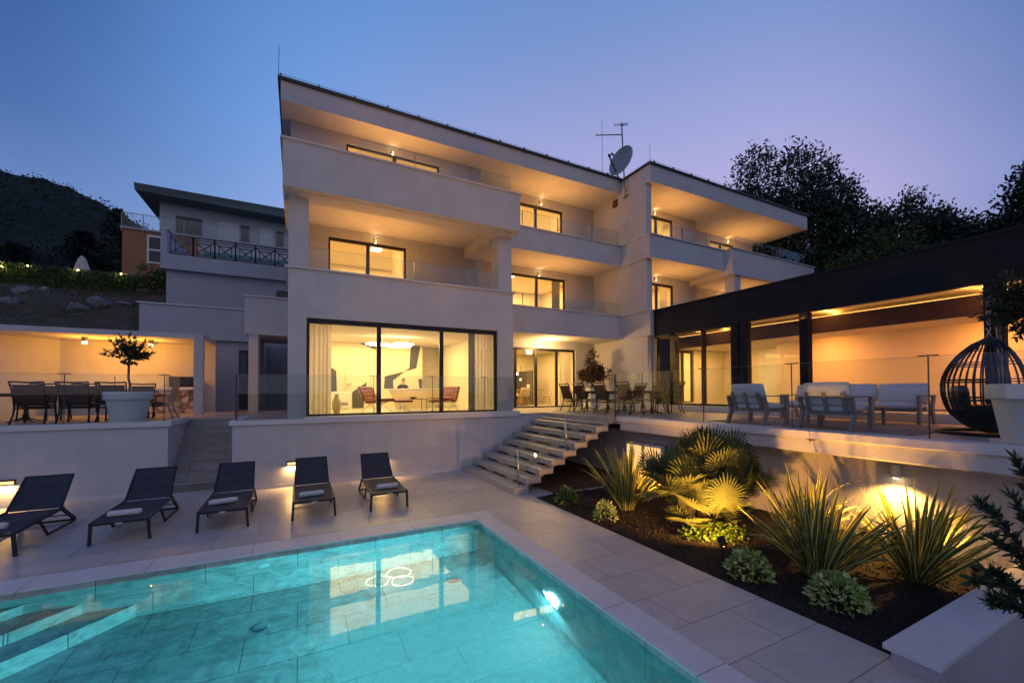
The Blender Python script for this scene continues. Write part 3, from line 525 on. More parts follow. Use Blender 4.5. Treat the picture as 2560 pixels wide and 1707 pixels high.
# rooms seen through the glass doors next to the tower
mb=MB(); wall_y(mb,12.78,18.5,12.22,12.4,1.67,4.6,[(13.9,15.1,1.9,4.1)]); mb.box(17.0,17.2,9.0,12.2,1.67,4.13); mb.box(15.7,17,8.9,9.0,1.67,4.13); mb.build('inner_wall','iw',PV)
window_y(PV,13.9,15.1,1.9,4.1,12.3,(14.5,),pane='win'); curtain(PV,13.96,14.5,12.5,1.9,4.05)
room(PV,13.3,17,12.41,15,1.8,4.5); light('AREA',(15,13.6,4.4),200,(1,.58,.18),PV,2,aim=(0,0,-1))
mb=MB(); mb.box(16.96,17.0,9.5,10.6,1.86,4.0); mb.build('inner_door','white',PV); light('AREA',(14.8,10.5,4.08),190,(1,.54,.15),PV,1.6,aim=(.1,0,-1))
mb=MB(); mb.box(16.93,16.97,10.9,11.1,3.0,3.1); mb.build('switch_panel','white',PV)
# ------------------------------------------------------------------ outdoor kitchen pavilion left
K=thing('kitchen_pavilion','low white open pavilion glowing orange inside, with counter and three ceiling lamps','pavilion',(-6,18,1.67))
mb=MB(); mb.box(-13,-2.80,16.8,19.3,4.17,4.33); mb.build('roof','stucco',K)
mb=MB(); mb.box(-3.05,-2.80,16.8,17.05,1.67,4.17); mb.build('pillar','stucco',K)
mb=MB(); mb.box(-13,-2.80,19.1,19.3,1.67,4.17); mb.prism([(-7.05,19.1),(-7.25,19.1),(-9.4,16.85),(-9.2,16.85)],2,1.67,4.17); mb.build('wall','stucco',K)
mb=MB(); mb.box(-6.95,-3.3,18.4,19.1,2.50,2.60); mb.build('counter_top','white',K,bevel=.005); mb=MB(); mb.box(-5.4,-3.3,18.45,19.1,1.67,2.50); mb.build('counter_base','pattern',K)
mb=MB(); mb.box(-4.05,-3.34,18.5,18.95,2.60,2.97); o=mb.build('oven','frame',K,bevel=.01); mb=MB(); mb.box(-3.98,-3.42,18.485,18.5,2.66,2.88); mb.build('oven_window','dgl',o)
mb=MB(); mb.tube([(-5.55,18.7,2.6),(-5.55,18.7,2.9),(-5.53,18.62,2.97),(-5.5,18.55,2.93),(-5.5,18.54,2.88)],.012,8); mb.build('tap','dsteel',K,smooth=True)
mb=MB(); mb.lathe([(.06,0),(.10,.05),(.11,.3),(.05,.34)],(-4.35,18.4,1.67),16); mb.build('gas_bottle','dsteel',K,smooth=True)
bpy.data.objects.remove(bpy.data.objects['gas_bottle'])
for i,(x,y,lb) in enumerate(((-6.03,17.85,'leftmost of the three cylinder lamps under the kitchen pavilion ceiling'),(-5.25,18.0,'middle of the three cylinder lamps under the kitchen pavilion ceiling'),(-4.40,17.85,'rightmost of the three cylinder lamps under the kitchen pavilion ceiling'))):
    if i==0:
        L0=thing('ceiling_lamp',lb,'lamp',(x,y,4.17),group='cylinder lamps in the outdoor kitchen')
        MB().lathe([(.0,-.004),(.075,-.004),(.075,-.13),(.07,-.13),(.0,-.12)],(x,y,4.17),20).build('lamp_housing','gframe',L0,smooth=False)
        MB().lathe([(.0,-.131),(.066,-.131),(.066,-.22),(.0,-.225)],(x,y,4.17),20).build('lamp_glass','frost',L0)
        light('POINT',(x,y,3.80),44,(1,.385,.04),L0,.09); reg(L0)
    else: dup(L0,(x,y,4.17),label=lb)
# ------------------------------------------------------------------ side wing, walls behind
t=thing('side_building','pale box-shaped balcony on a thick wall left of the villa, above a dark passage','building',(-1,19,1.67))
mb=MB(); mb.box(-1.85,-.25,18.8,22,4.65,6.10); mb.build('balcony_box','stucco',t); mb=MB(); mb.box(-1.92,-.25,18.72,22,6.10,6.15); mb.build('coping','cop',t)
mb=MB(); mb.box(-1.72,-1.40,18.85,24,1.6,4.65); mb.box(-1.40,-.25,23.5,24,1.6,4.65); mb.build('wall','stucco',t)
t=thing('boundary_wall','blue-grey rendered wall with thin coping behind the kitchen pavilion','wall',(-3.5,21,1.67))
mb=MB(); mb.box(-5.54,-1.85,21,21.3,4.58,5.92); mb.box(-5.5,-1.85,21.25,21.5,1.67,4.6); mb.build('wall','stucco2',t); mb=MB(); mb.box(-5.62,-1.85,20.93,21.4,5.92,5.97); mb.build('coping','cop',t)
mb=MB(); mb.box(-2.28,-1.95,21.2,21.26,1.7,4.22); o=mb.build('door','wooddoor',t); mb=MB(); mb.box(-2.24,-2.0,21.18,21.2,3.0,4.1); mb.build('pane','dgl',o)
t=thing('terrace_building','blue-grey terrace block with a criss-cross metal railing, left of the villa','building',(-3,25,1.67))
mb=MB(); mb.box(-5.62,.5,25,30,1.6,8.3); mb.build('wall','stucco2',t); mb=MB(); mb.box(-5.78,.6,24.7,30,8.25,8.95); mb.box(-5.78,-5.55,24.75,30,8.95,10.15); mb.box(-5.55,-5.3,24.9,29,8.9,9.0); mb.build('balcony','stucco2',t)
mb=MB(); mb.bar((-5.65,24.72,10.15),(-5.65,29,10.05),.35,.06); mb.build('coping','cop',t)
mb=MB(); mb.box(-1.05,-.2,24.9,24.99,7.2,7.75); mb.build('window','dgl',t)
rl_=MB()
x=-5.42
def rail_panel(mb,x0,x1,y,z0,z1,w=.055):
    dz=(z1-z0)
    for a,b in (((x0,z0),(x1,z0)),((x0,z1),(x1,z1)),((x0,z1-.14*dz),(x1,z1-.14*dz)),((x0,z0),(x0,z1)),((x1,z0),(x1,z1)),((x0,z0+.08*dz),(x1,z0+.08*dz))): mb.bar((a[0],y,a[1]),(b[0],y,b[1]),w,w)
    cx,cz=(x0+x1)/2,(z0+z1-.1*dz)/2; h=.27*dz; wd=.30*(x1-x0)
    for sx,sz in ((-1,-1),(1,-1),(1,1),(-1,1)): mb.bar((x0 if sx<0 else x1,y,z0+.08*dz if sz<0 else z1-.14*dz),(cx+sx*0,y,cz+sz*0),w,w)
    c=[(cx-wd,cz-h),(cx+wd,cz-h),(cx+wd,cz+h),(cx-wd,cz+h)]
    for i in range(4): a,b=c[i],c[(i+1)%4]; mb.bar((a[0],y,a[1]),(b[0],y,b[1]),w,w)
for i in range(7): rail_panel(rl_,x+i*.86,x+(i+1)*.86,24.8,8.97,9.92)
rl_.build('railing','railm',t)
# neighbour house
t=thing('neighbour_house','neighbouring house with terracotta and white walls under a thin sloping teal roof','house',(-5,38,5))
mb=MB(); mb.box(-10.4,-4,36,46,5,13.35); mb.build('wall','orange',t)
mb=MB(); mb.box(-8.72,4,37,46,13.35,16.1); mb.box(-6.3,4,35.9,37,9.5,13.2); mb.build('upper_wall','nwhite',t)
mb=MB(); mb.add([(-9.7,35.6,15.85),(6,35.6,15.45),(6,47,15.45),(-9.7,47,15.85),(-9.7,35.4,16.25),(6,35.4,16.2),(6,47,16.2),(-9.7,47,16.25)],[(0,3,2,1),(4,5,6,7),(0,1,5,4),(1,2,6,5),(2,3,7,6),(3,0,4,7)]); mb.build('roof','nroof',t)
mb=MB(); mb.box(-10.5,4,35.9,37,13.3,13.42); mb.build('balcony_floor','stucco2',t)
mb=MB()
for i in range(13): mb.box(-10.45+i*1.1,-10.41+i*1.1,35.92,35.96,13.1,14.35)
mb.box(-10.45,3,35.92,35.95,14.33,14.37); mb.build('railing','arm',t)
MB().box(-10.42,3,35.93,35.945,13.4,14.3).build('glass_panel','rail',t)
mb=MB(); mb.box(-9.12,-8.15,35.93,36.0,11.15,13.05); o=mb.build('window','white',t); mb=MB(); mb.box(-9.0,-8.42,35.9,35.93,12.15,12.92); mb.box(-9.0,-8.2,35.9,35.93,11.28,12.0); mb.build('pane','dgl',o)
for x0,x1,mt in ((-7.8,-6.3,'dgl'),(-5.3,-4.0,'shut'),(-2.7,-1.8,'shut')):
    mb=MB(); mb.box(x0,x1,36.93,37,13.42,15.0); mb.build('shutter',mt,t)
for x0 in (-3.9,-1.6): MB().box(x0,x0+.5,36.92,37,13.42,15.0).build('door','dgl',t)
MB().box(-6.0,3,35.85,35.9,11.0,12.4).build('awning','turq',t)
# ------------------------------------------------------------------ slope, hill
mb=MB(); nx,ny=60,40; vs=[]
for i in range(nx+1):
    for j in range(ny+1):
        x=-45+ (45+6)*i/nx; t_=j/ny; y=19.4+ (30-19.4)*min(1,t_*1.25)+max(0,t_-.8)*5*80; 
        z=3.6+ (8.0-3.6)*min(1,t_*1.25)+.35*noise.noise((x*.5,y*.5,0))+.12*noise.noise((x*2.1,y*2.1,5))
        if t_>.8: z=8.1+ (t_-.8)*5*8
        if x>-5.6: z=min(z,1.5)
        vs.append((x,y,z))
mb.add(vs,[(i*(ny+1)+j,(i+1)*(ny+1)+j,(i+1)*(ny+1)+j+1,i*(ny+1)+j+1) for i in range(nx) for j in range(ny)])
tag(mb.build('hillside','earth',smooth=True),kind='structure')
mb=MB(); vs=[]; nx,ny=110,30
for i in range(nx+1):
    for j in range(ny+1):
        x=-360+ 430*i/nx; y=90+150*j/ny; s=min(1,j/ny*1.15)
        prof=[(a_*1.1,2.4+(b_-2.4)*1.115) for a_,b_ in [(-330,88),(-140,80),(-88,75.2),(-76,75),(-66,71),(-57,66),(-44,60),(-20,46),(20,30),(70,12)]]
        for (a,ha),(b,hb_) in zip(prof,prof[1:]):
            if a<=x<=b: h=ha+(hb_-ha)*(x-a)/(b-a)
        z=4+(h-4)*(s**.9)*(1 if s<1 else 1)+2.2*noise.noise((x*.05,y*.05,1))*s+1.3*noise.noise((x*.25,y*.25,2))*s
        vs.append((x,y,z))
mb.add(vs,[(i*(ny+1)+j,(i+1)*(ny+1)+j,(i+1)*(ny+1)+j+1,i*(ny+1)+j+1) for i in range(nx) for j in range(ny)])
tag(mb.build('hill','hillm',smooth=False),kind='structure')
# right-hand rising ground behind the pavilion
mb=MB(); vs=[]
for i in range(21):
    for j in range(21):
        x=19+80*i/20; y=-30+90*j/20; vs.append((x,y,1.4+ (x-19)*.30+1.5*noise.noise((x*.1,y*.1,0))))
mb.add(vs,[(i*21+j,(i+1)*21+j,(i+1)*21+j+1,i*21+j+1) for i in range(20) for j in range(20)])
tag(mb.build('terrain','earth',smooth=True),kind='structure')
# ------------------------------------------------------------------ foliage helpers
def rdir(): 
    z=random.uniform(-1,1); a=random.random()*2*math.pi; q=math.sqrt(1-z*z); return Vector((q*math.cos(a),q*math.sin(a),z))
def crown(mb,blobs,nc,nl,L,wd,spread,up=.2,gap=.0,m=0,fine=1.6):
    tot=sum(b[3]*b[4]*b[5] for b in blobs); cs=[]
    for (x,y,z,a,b,c) in blobs:
        k=int(nc*a*b*c/tot)
        for _ in range(k):
            d=rdir()*(random.random()**.38); p=Vector((x+d.x*a,y+d.y*b,z+d.z*c))
            if noise.noise(p*fine/max(spread*3,.01))<gap-.5+.15*random.random(): continue
            cs.append(p); out=Vector((d.x,d.y,d.z+up))
            for _ in range(nl):
                q=p+rdir()*spread*(random.random()**.6); mb.leaf(q,rdir()+out*.9,L*random.uniform(.6,1.3),wd*random.uniform(.7,1.3),m=m)
    return cs
def tree(name,label,x,y,z0,blobs,nc,nl,L,wd,spread,mt='tree',tr=.35,gap=.1,limbs=26,group='dark trees behind the pavilion roof',cat='tree'):
    t=thing(name,label,cat,(x,y,z0),group=group); mb=MB(); cs=crown(mb,blobs,nc,nl,L,wd,spread,gap=gap); mb.build('crown',mt,t)
    mb=MB(); top=max(b[2] for b in blobs); base=Vector((x,y,z0-.3)); mid=Vector((x+.3,y,z0+(top-z0)*.45))
    mb.tube([base,(base+mid)/2+Vector((.15,.1,0)),mid,Vector((blobs[0][0],blobs[0][1],top))],[tr,tr*.8,tr*.6,tr*.12],8)
    for p in random.sample(cs,min(limbs,len(cs))):
        s=random.uniform(.35,.95); a=base.lerp(mid,s) if random.random()<.4 else mid.lerp(Vector((blobs[0][0],blobs[0][1],top)),random.random()*.8); c=(a+p)/2+Vector((0,0,-.25+.5*random.random()))
        mb.tube([a,c,p],[tr*.28,tr*.16,tr*.04],5)
    mb.build('trunk','bark',t); return t
hv=[v.co for v in bpy.data.objects['hill'].data.vertices]; mb=MB(); random.seed(8)
for i in range(15000):
    p=random.choice(hv); p=Vector(p)+Vector((random.uniform(-2.2,2.2),random.uniform(-2.8,2.8),0)); 
    if p.x<-170 or p.x>-10: continue
    for k in range(5): mb.leaf(p+Vector((random.gauss(0,1.0),random.gauss(0,1.0),random.uniform(-.9,.6))),rdir()+Vector((0,0,.6)),random.uniform(.5,1.1),random.uniform(.4,.8))
tag(mb.build('wooded_hillside_trees','hwood'),'dense dark wood covering the far hill','woodland',kind='stuff')
random.seed(7)
# trees on the right
def polar(az,d): return (d*math.sin(R(az)),d*math.cos(R(az)))
def rt(label,az,d,items,nc,**k):
    x,y=polar(az,d); bl=[]
    for a,zc,ra,rz in items:
        q=polar(a,d); bl.append((q[0],q[1],zc,ra,ra*.9,rz))
    return tree('broadleaf_tree',label,x,y,1.5+max(0,(x-19)*.3)-.5,bl,int(nc*1.35),22,.22,.11,.60,**k)
rt('tallest dark tree with two feathery tops, directly behind the villa roof corner',59.5,30,[(57.8,15.2,1.5,2.6),(58.6,12.6,2.1,2.6),(56.6,12.8,1.1,1.9),(62.6,14.7,1.7,2.6),(61.5,11.5,2.6,2.6),(59,9,3.0,2.4),(64.6,13.2,1.6,2.0)],1500,gap=.16,limbs=60)
rt('broad dark tree sloping down to the right of the tallest tree',66.2,31,[(65.4,12.5,1.6,2.2),(66.8,11.4,1.7,2.2),(68.6,11.3,1.3,1.5),(67.5,9,2.6,2.4),(70.0,10.8,1.1,1.3),(64.5,8.5,2.4,2.4)],1150,gap=.15,limbs=50)
rt('medium dark tree with a pointed top in the middle of the tree row',71.6,31.5,[(71.6,11.3,1.0,1.9),(72.9,10.5,1.3,1.8),(74.0,10.3,1.1,1.5),(72,8.5,2.0,2)],700,gap=.14,limbs=40)
rt('small dark tree in the dip of the tree row above the black fascia',76.2,31,[(75.8,9.7,.9,1.1),(76.8,9.0,1.1,1.2),(75,8.6,1.1,1)],330,gap=.1,limbs=30)
rt('dark tree with layered branches cut by the right edge of the view',79.5,30,[(78.3,9.8,1.1,1.2),(79.6,10.9,1.4,1.6),(81.5,11,1.8,2),(80,8.6,1.8,1.3)],620,gap=.16,limbs=50)
x,y=polar(69.8,26); t=tree('green_bush','lower leafy bush with mid-green foliage just above the black fascia','',x,y,1.2,[],0,0,0,0,0) if False else None
t=thing('green_bush','lower mid-green leafy bush just above the black pavilion fascia','bush',(x,y,2.5)); mb=MB()
crown(mb,[(x,y,8.4,1.5,1.2,1.5),(x-1.3,y+1.0,7.6,1.3,1,1.2),(x+1.1,y-1,7.8,1.2,1,1)],420,16,.20,.10,.4,gap=.05); mb.build('crown','bushy',t)
mb=MB(); mb.tube([(x,y,2.0),(x+.2,y,6),(x,y,8)],[.2,.14,.05],7); mb.build('trunk','bark',t)
# left background: hedge, bush, conifers, dark garden trees
mb=MB(); 
for i in range(11000):
    x=random.uniform(-15,-8.1); z=7.75+random.random()**.7*1.12; y=30+random.uniform(-.55,.45)
    mb.leaf((x,y,z),rdir()+Vector((0,-.4,.6)),random.uniform(.08,.15),.06)
mb.box(-15,-8.1,29.8,30.2,7.6,8.65); hh=tag(mb.build('hedge','hedge'),'long low clipped green hedge along the top of the rocky slope','hedge')
t=thing('round_bush','dense rounded dark bush at the right end of the hedge','bush',(-7.3,30,8)); mb=MB(); crown(mb,[(-7.3,30,8.7,.95,.8,.85),(-6.4,30,8.9,.8,.7,.75)],330,14,.12,.06,.22); mb.build('crown','hedge',t); mb=MB(); mb.tube([(-7.3,30,7.5),(-7.2,30,8.8)],[.1,.04],6); mb.build('trunk','bark',t)
def conifer(label,x,y,z0,h,rad,n=34,mt='conif',spars=False,nl=26):
    t=thing('conifer',label,'tree',(x,y,z0),group='conifers on the dark slope'); mb=MB()
    for i in range(n):
        s=i/n; z=z0+h*(.12+.86*s); L=rad*(1-s)**.75*random.uniform(.75,1.15)+.15
        for k in range(4 if spars else 6):
            a=random.random()*6.28; tip=Vector((x+L*math.cos(a),y+L*math.sin(a),z+L*.18)); 
            for q in range(nl):
                u=random.random(); p=Vector((x,y,z)).lerp(tip,u)+rdir()*.12*L; mb.leaf(p,Vector((math.cos(a),math.sin(a),.2))+rdir()*.7,.05*h*.6+.1,.05+.01*h,m=0)
    mb.build('crown',mt,t); mb=MB(); mb.tube([(x,y,z0-.5),(x,y,z0+h)],[h*.02,.01],7)
    mb.build('trunk','bark',t); return t
conifer('tall sparse conifer poking above the skyline left of the neighbour house',-15.4,52,8,12.2,2.6,n=24,spars=True)
conifer('wide dark cedar beside the terracotta wall',-15.0,44,7.5,7.6,4.0,n=40)
conifer('dark conifer behind the closed white parasol',-19.5,46,7.5,6.6,3.8,n=36)
for i,(x,y,zc,rx,rz,lb) in enumerate(((-25,44,9.6,3.6,2.6,'rounded dark tree in the middle of the hotel garden'),(-31,46,9.4,3.6,2.2,'rounded dark tree at the left edge of the hotel garden'),(-22.5,60,13,4.5,4,'large dark tree high up behind the garden'),(-34,62,12.5,5,3.5,'large dark tree high up at the left edge of the view'))):
    tree('garden_tree',lb,x,y,7.4,[(x,y,zc,rx,rx,rz),(x+2,y,zc-.8,rx*.6,rx*.6,rz*.7)],420,14,.34,.2,.8,mt='conif',group='dark trees in the hotel garden',limbs=10)
for i,(x,z,s,lb) in enumerate(((-11.3,7.0,.5,'flat pale rock in the middle of the slope'),(-10.7,7.05,.42,'pale rock just right of the flat one on the slope'),(-11.05,6.2,.42,'blocky grey rock low in the middle of the slope'),(-8.6,6.6,.5,'stacked pale rock near the blue-grey wall'),(-8.9,6.1,.4,'grey rock low on the slope near the pavilion roof'),(-9.8,7.1,.28,'small rounded rock between the bigger pale ones'),(-7.6,6.7,.35,'rock half hidden beside the blue-grey wall corner'),(-12.6,6.0,.35,'low rock at the left of the slope above the pavilion roof'))):
    mb=MB(); s*=1.05; y=19.9+ (z-3.6)/4.4*10.0; mb.ball((x,y,z+.12),s*.9,s*.6,s*.42,14,9); mb.v=[tuple(Vector(p)+Vector((.6*s*noise.noise(Vector(p)*3.1),0,.65*s*noise.noise(Vector(p)*4.2+Vector((5,0,0)))))) for p in mb.v]
    tag(mb.build('rock','rock'),lb,'rock',group='rocks on the slope')
mb=MB()
for i in range(16000):
    x=random.uniform(-17,-5.7); s=random.random(); y=20.3+9.3*s; z=3.75+4.3*s+.35*noise.noise((x*.5,y*.5,0)); 
    if noise.noise((x*.9,y*.7,3))<-.1: continue
    mb.leaf((x,y,z),Vector((random.gauss(0,.5),random.gauss(0,.5)-.2,1)),random.uniform(.06,.20),.025,m=0 if random.random()<.45 else 1)
tag(mb.build('dry_grass',['bushy','drygrass']),'dry weeds and low scrub growing over the rocky slope','weeds',kind='stuff')
t=thing('closed_parasol','closed white parasol standing behind the hedge','parasol',(-11.3,33,8)); mb=MB(); 
vs=[]; n=18
prof=[(.16,8.9),(.26,9.1),(.20,9.6),(.10,10.25),(.055,10.4),(.01,10.45)]
vs=[(-11.3+r*(1.6 if z<10.3 else 1)*(1+.18*(j%2))*math.cos(2*math.pi*j/n),33+r*(1+.18*(j%2))*math.sin(2*math.pi*j/n),z) for r,z in prof for j in range(n)]
mb.add(vs,[(i*n+j,i*n+(j+1)%n,(i+1)*n+(j+1)%n,(i+1)*n+j) for i in range(len(prof)-1) for j in range(n)]); mb.build('canopy','canvas',t); mb=MB(); mb.tube([(-11.3,33,7.9),(-11.3,33,9)],.03,6); mb.build('pole','steel',t)
mb=MB(); vs=[]; 
for i in range(13):
    for j in range(7):
        u=i/12; a=math.pi*j/6; x=-12.9+1.5*u; h=.42*(1-u)**.6+.03; vs.append((x,31.6+.45*math.cos(a),8.55+h*math.sin(a)))
mb.add(vs,[(i*7+j,(i+1)*7+j,(i+1)*7+j+1,i*7+j+1) for i in range(12) for j in range(6)])
tag(mb.build('tent_canopy','canvas',smooth=True),'low curved pale canopy just behind the hedge','canopy')
for i,(x,z,lb) in enumerate(((-13.1,8.68,'lit garden lamp at the left edge of the view on the hedge'),(-12.22,8.84,'lit garden lamp on the hedge left of the pale canopy'),(-10.35,8.86,'lit garden lamp in front of the closed parasol'),(-8.6,8.88,'lit garden lamp near the terracotta house on the hedge'))):
    if i==0:
        G0=thing('garden_lamp',lb,'lamp',(x,29.75,z),group='lit garden lamps on the hedge'); MB().ball((x,29.75,z),.055,.055,.045,10,6).build('bulb','e_far',G0); MB().tube([(x,29.75,7.9),(x,29.75,z-.04)],.015,6).build('pole','dsteel',G0); light('POINT',(x,29.6,z+.06),9,(1,.62,.2),G0,.05); reg(G0)
    else: dup(G0,(x,29.75,z),label=lb)
# ------------------------------------------------------------------ lamps on the villa
def wall_lamp(x,y,z,lb,first):
    if first:
        t=thing('wall_lamp',lb,'lamp',(x,y,z),group='small up-and-down lamps on the villa balconies')
        MB().lathe([(.0,-.09),(.032,-.09),(.036,-.085),(.036,.085),(.032,.09),(0,.09)],(x,y,z),14).build('lamp_housing','steel',t,smooth=False)
        MB().box(x-.02,x+.02,y+.03,y+.08,z-.03,z+.03).build('bracket','steel',t)
        MB().lathe([(0,.092),(.03,.092)],(x,y,z),12).build('bulb','e_bulb',t); MB().lathe([(0,-.092),(.03,-.092)],(x,y,z),12).build('bulb','e_bulb',t)
        light('AREA',(x,y-.95,z-1.35),36,(1,.40,.09),t,2.4,aim=(0,0,1),sy=.5); light('POINT',(x,y-.10,z),1.6,(1,.50,.14),t,.03); return reg(t)  # area panel is an added unseen fill imitating bounce onto the soffit
    return dup(first_lamp,(x,y,z),label=lb)
first_lamp=wall_lamp(2.89,14.62,10.76,'small lamp above the left window of the top floor balcony',True)
for x,y,z,lb in ((2.32,14.62,7.56,'small lamp above the first floor window over the living room'),(9.54,15.62,10.76,'small lamp above the top window in the recessed middle bay'),(9.42,15.62,7.57,'small lamp above the first floor window in the recessed middle bay'),(14.66,13.92,10.68,'small lamp above the top window of the right wing'),(14.68,13.92,7.58,'small lamp above the first floor window of the right wing, just over the pavilion'),(21.0,14.72,10.64,'small lamp at the far window of the right wing top balcony'),(20.4,14.72,7.45,'small lamp on the far first floor balcony half hidden by the pavilion')): wall_lamp(x,y,z,lb,False)
t=thing('ceiling_lamp','round glowing ceiling lamp above the dining terrace door','lamp',(9.5,14.95,4.6)); MB().lathe([(0,.02),(.17,.02),(.17,-.005)],(9.5,14.95,4.6),24).build('lamp_housing','steel',t); MB().lathe([(.16,-.006),(.15,-.04),(.0,-.05)],(9.5,14.95,4.6),24).build('bulb','e_panel',t,smooth=True); light('POINT',(9.5,14.95,4.25),190,(1,.55,.18),t,.15)
for i,(x,y,z,lb) in enumerate(((-.13,12.0,.60,'recessed black step light just left of the fourth lounger'),(-5.42,12.6,.54,'recessed black step light at the left edge above the first lounger'),(2.06,12.0,.60,'recessed black step light hidden behind the back of the rightmost lounger'))):
    if i==0:
        S0=thing('step_light',lb,'lamp',(x,y,z),group='recessed lights low on the terrace wall'); mb=MB(); mb.box(x-.13,x+.13,y-.03,y,z+.015,z+.05); mb.box(x-.13,x-.11,y-.03,y,z-.05,z+.015); mb.box(x+.11,x+.13,y-.03,y,z-.05,z+.015); mb.box(x-.13,x+.13,y-.02,y,z-.055,z-.045); mb.build('frame','frame',S0)
        MB().box(x-.105,x+.105,y-.008,y-.002,z-.04,z+.01).build('bulb','e_wall',S0); light('AREA',(x,y-.045,z-.06),13,(1,.55,.18),S0,.18,aim=(0,-.35,-1),sy=.03); reg(S0)
    else: dup(S0,(x,y,z),label=lb)
t=thing('wall_lamp','white cylinder lamp shining down on the rough wall behind the flax plants','lamp',(8.22,3.0,1.15)); MB().lathe([(0,.10),(.055,.10),(.055,-.10),(.048,-.10),(.045,-.08),(0,-.08)],(8.2,3.0,1.15),24).build('lamp_housing','white',t); MB().lathe([(0,-.085),(.044,-.085),(.03,-.11),(0,-.12)],(8.2,3.0,1.15),20).build('bulb','e_bulb',t,smooth=True)
light('SPOT',(8.09,3.0,1.00),170,(1,.50,.11),t,.04,aim=(-.12,0,-1),spot=R(150),blend=.6)
def spike(x,y,z,aim,e,lb,so=R(95)):
    t=thing('garden_spotlight',lb,'lamp',(x,y,z),group='spike lights in the planting bed'); a=Vector(aim).normalized(); p=Vector((x,y,z+.20))
    mb=MB(); mb.tube([p-a*.07,p-a*.06,p+a*.07],[.02,.045,.055],14,cap=False); mb.build('lamp_housing','blk',t,smooth=True); MB().tube([p-a*.04,p-a*.035],[.04,.04],14).build('bulb','e_wall',t)
    MB().tube([(x,y,z-.05),(x,y,z+.17)],.012,8).build('spike','blk',t); light('SPOT',p+a*.10,e,(1,.43,.07),t,.05,aim=a,spot=so,blend=.7)
spike(5.22,3.80,.10,(.38,.55,.48),430,'black spike spotlight on the lit soil in front of the palm',R(155))
spike(6.9,5.9,.05,(-.38,.30,.75),420,'black spike spotlight hidden behind the palm, lighting the stairs',R(130))
spike(7.55,3.15,.05,(-.55,-.10,.85),620,'black spike spotlight tucked between the two right flax plants',R(105))
spike(7.35,1.95,.05,(-.1,.5,.8),130,'black spike spotlight hidden behind the right flax plant',R(80))
# ------------------------------------------------------------------ satellite dish
t=thing('satellite_antenna','tall mast with grey satellite dish, aerial bar and double loop beside the roof','antenna',(12.38,13.42,10.6))
mb=MB(); mb.tube([(12.38,13.40,10.62),(12.38,13.58,13.95)],.028,10); mb.build('mast','arm',t,smooth=True)
mb=MB(); mb.bar((12.38,13.43,11.0),(12.5,13.43,11.0),.04,.04); mb.bar((12.38,13.41,10.75),(12.5,13.41,10.75),.04,.04); mb.bar((12.42,13.3,10.72),(12.42,13.55,10.72),.03,.03); mb.build('bracket','arm',t)
vd=Vector((.593,.651,.473)); rx_=Vector((.651,-.593,0)).normalized(); ux_=rx_.cross(vd); n_=((rx_*-.77+ux_*.64)*.82-vd*.57).normalized(); q_=Vector((0,0,1)).rotation_difference(n_); dc=Vector((12.25,13.44,12.20))
mb=MB(); vs=[];
for i in range(9):
    rr_=.62*i/8
    for j in range(36):
        a=j*math.pi/18; vs.append(dc+q_@Vector((rr_*math.cos(a),rr_*math.sin(a),.16*(i/8)**2-.08)))
mb.add(vs,[(i*36+j,(i+1)*36+j,(i+1)*36+(j+1)%36,i*36+(j+1)%36) for i in range(8) for j in range(36)]); mb.torus(dc+n_*.08,.62,.012,n_,36,6); mb.build('dish','dish',t,smooth=True)
low=dc+(-rx_*.15-ux_*.60); lnb=dc+n_*.62-rx_*.15; 
mb=MB(); mb.bar(low,lnb,.05,.05); mb.build('feed_arm','rust',t); mb=MB(); mb.tube([lnb,lnb-n_*.14],.04,10); mb.tube([lnb+r_*.12+Vector((0,0,.05)),lnb+r_*.12-n_*.14+Vector((0,0,.05))],.04,10); mb.build('receiver','blk',t)
a=Vector((12.38,13.55,13.45)); b=a-r_*1.15+Vector((0,0,-.02)); mb=MB(); mb.bar(a,b,.03,.03)
for i in range(9):
    c=a.lerp(b,.1+.1*i); mb.tube([c-f_*.16-Vector((0,0,.09)),c+f_*.16+Vector((0,0,.09))],.004,4)
mb.build('aerial_bar','blk',t); mb=MB(); c=a+Vector((0,0,.42))-r_*.05
mb.torus(c,.30,.007,(r_*-.15+Vector((0,0,1))-f_*.75).normalized(),36,5); mb.torus(c+Vector((0,0,.05)),.30,.007,(r_*-.15+Vector((0,0,1))-f_*.75).normalized(),36,5); mb.bar(c-Vector((0,0,.0)),c+r_*.28,.02,.02); mb.build('loop_aerial','blk',t)
t=thing('junction_box','small red and beige box with conduit on the tower wall below the dish','junction box',(12.46,14.1,10.7)); MB().box(12.42,12.5,14.0,14.25,10.55,10.85).build('box','rust',t,bevel=.01); MB().tube([(12.47,14.25,10.4),(12.47,13.45,10.55)],.02,8).build('conduit','white',t)
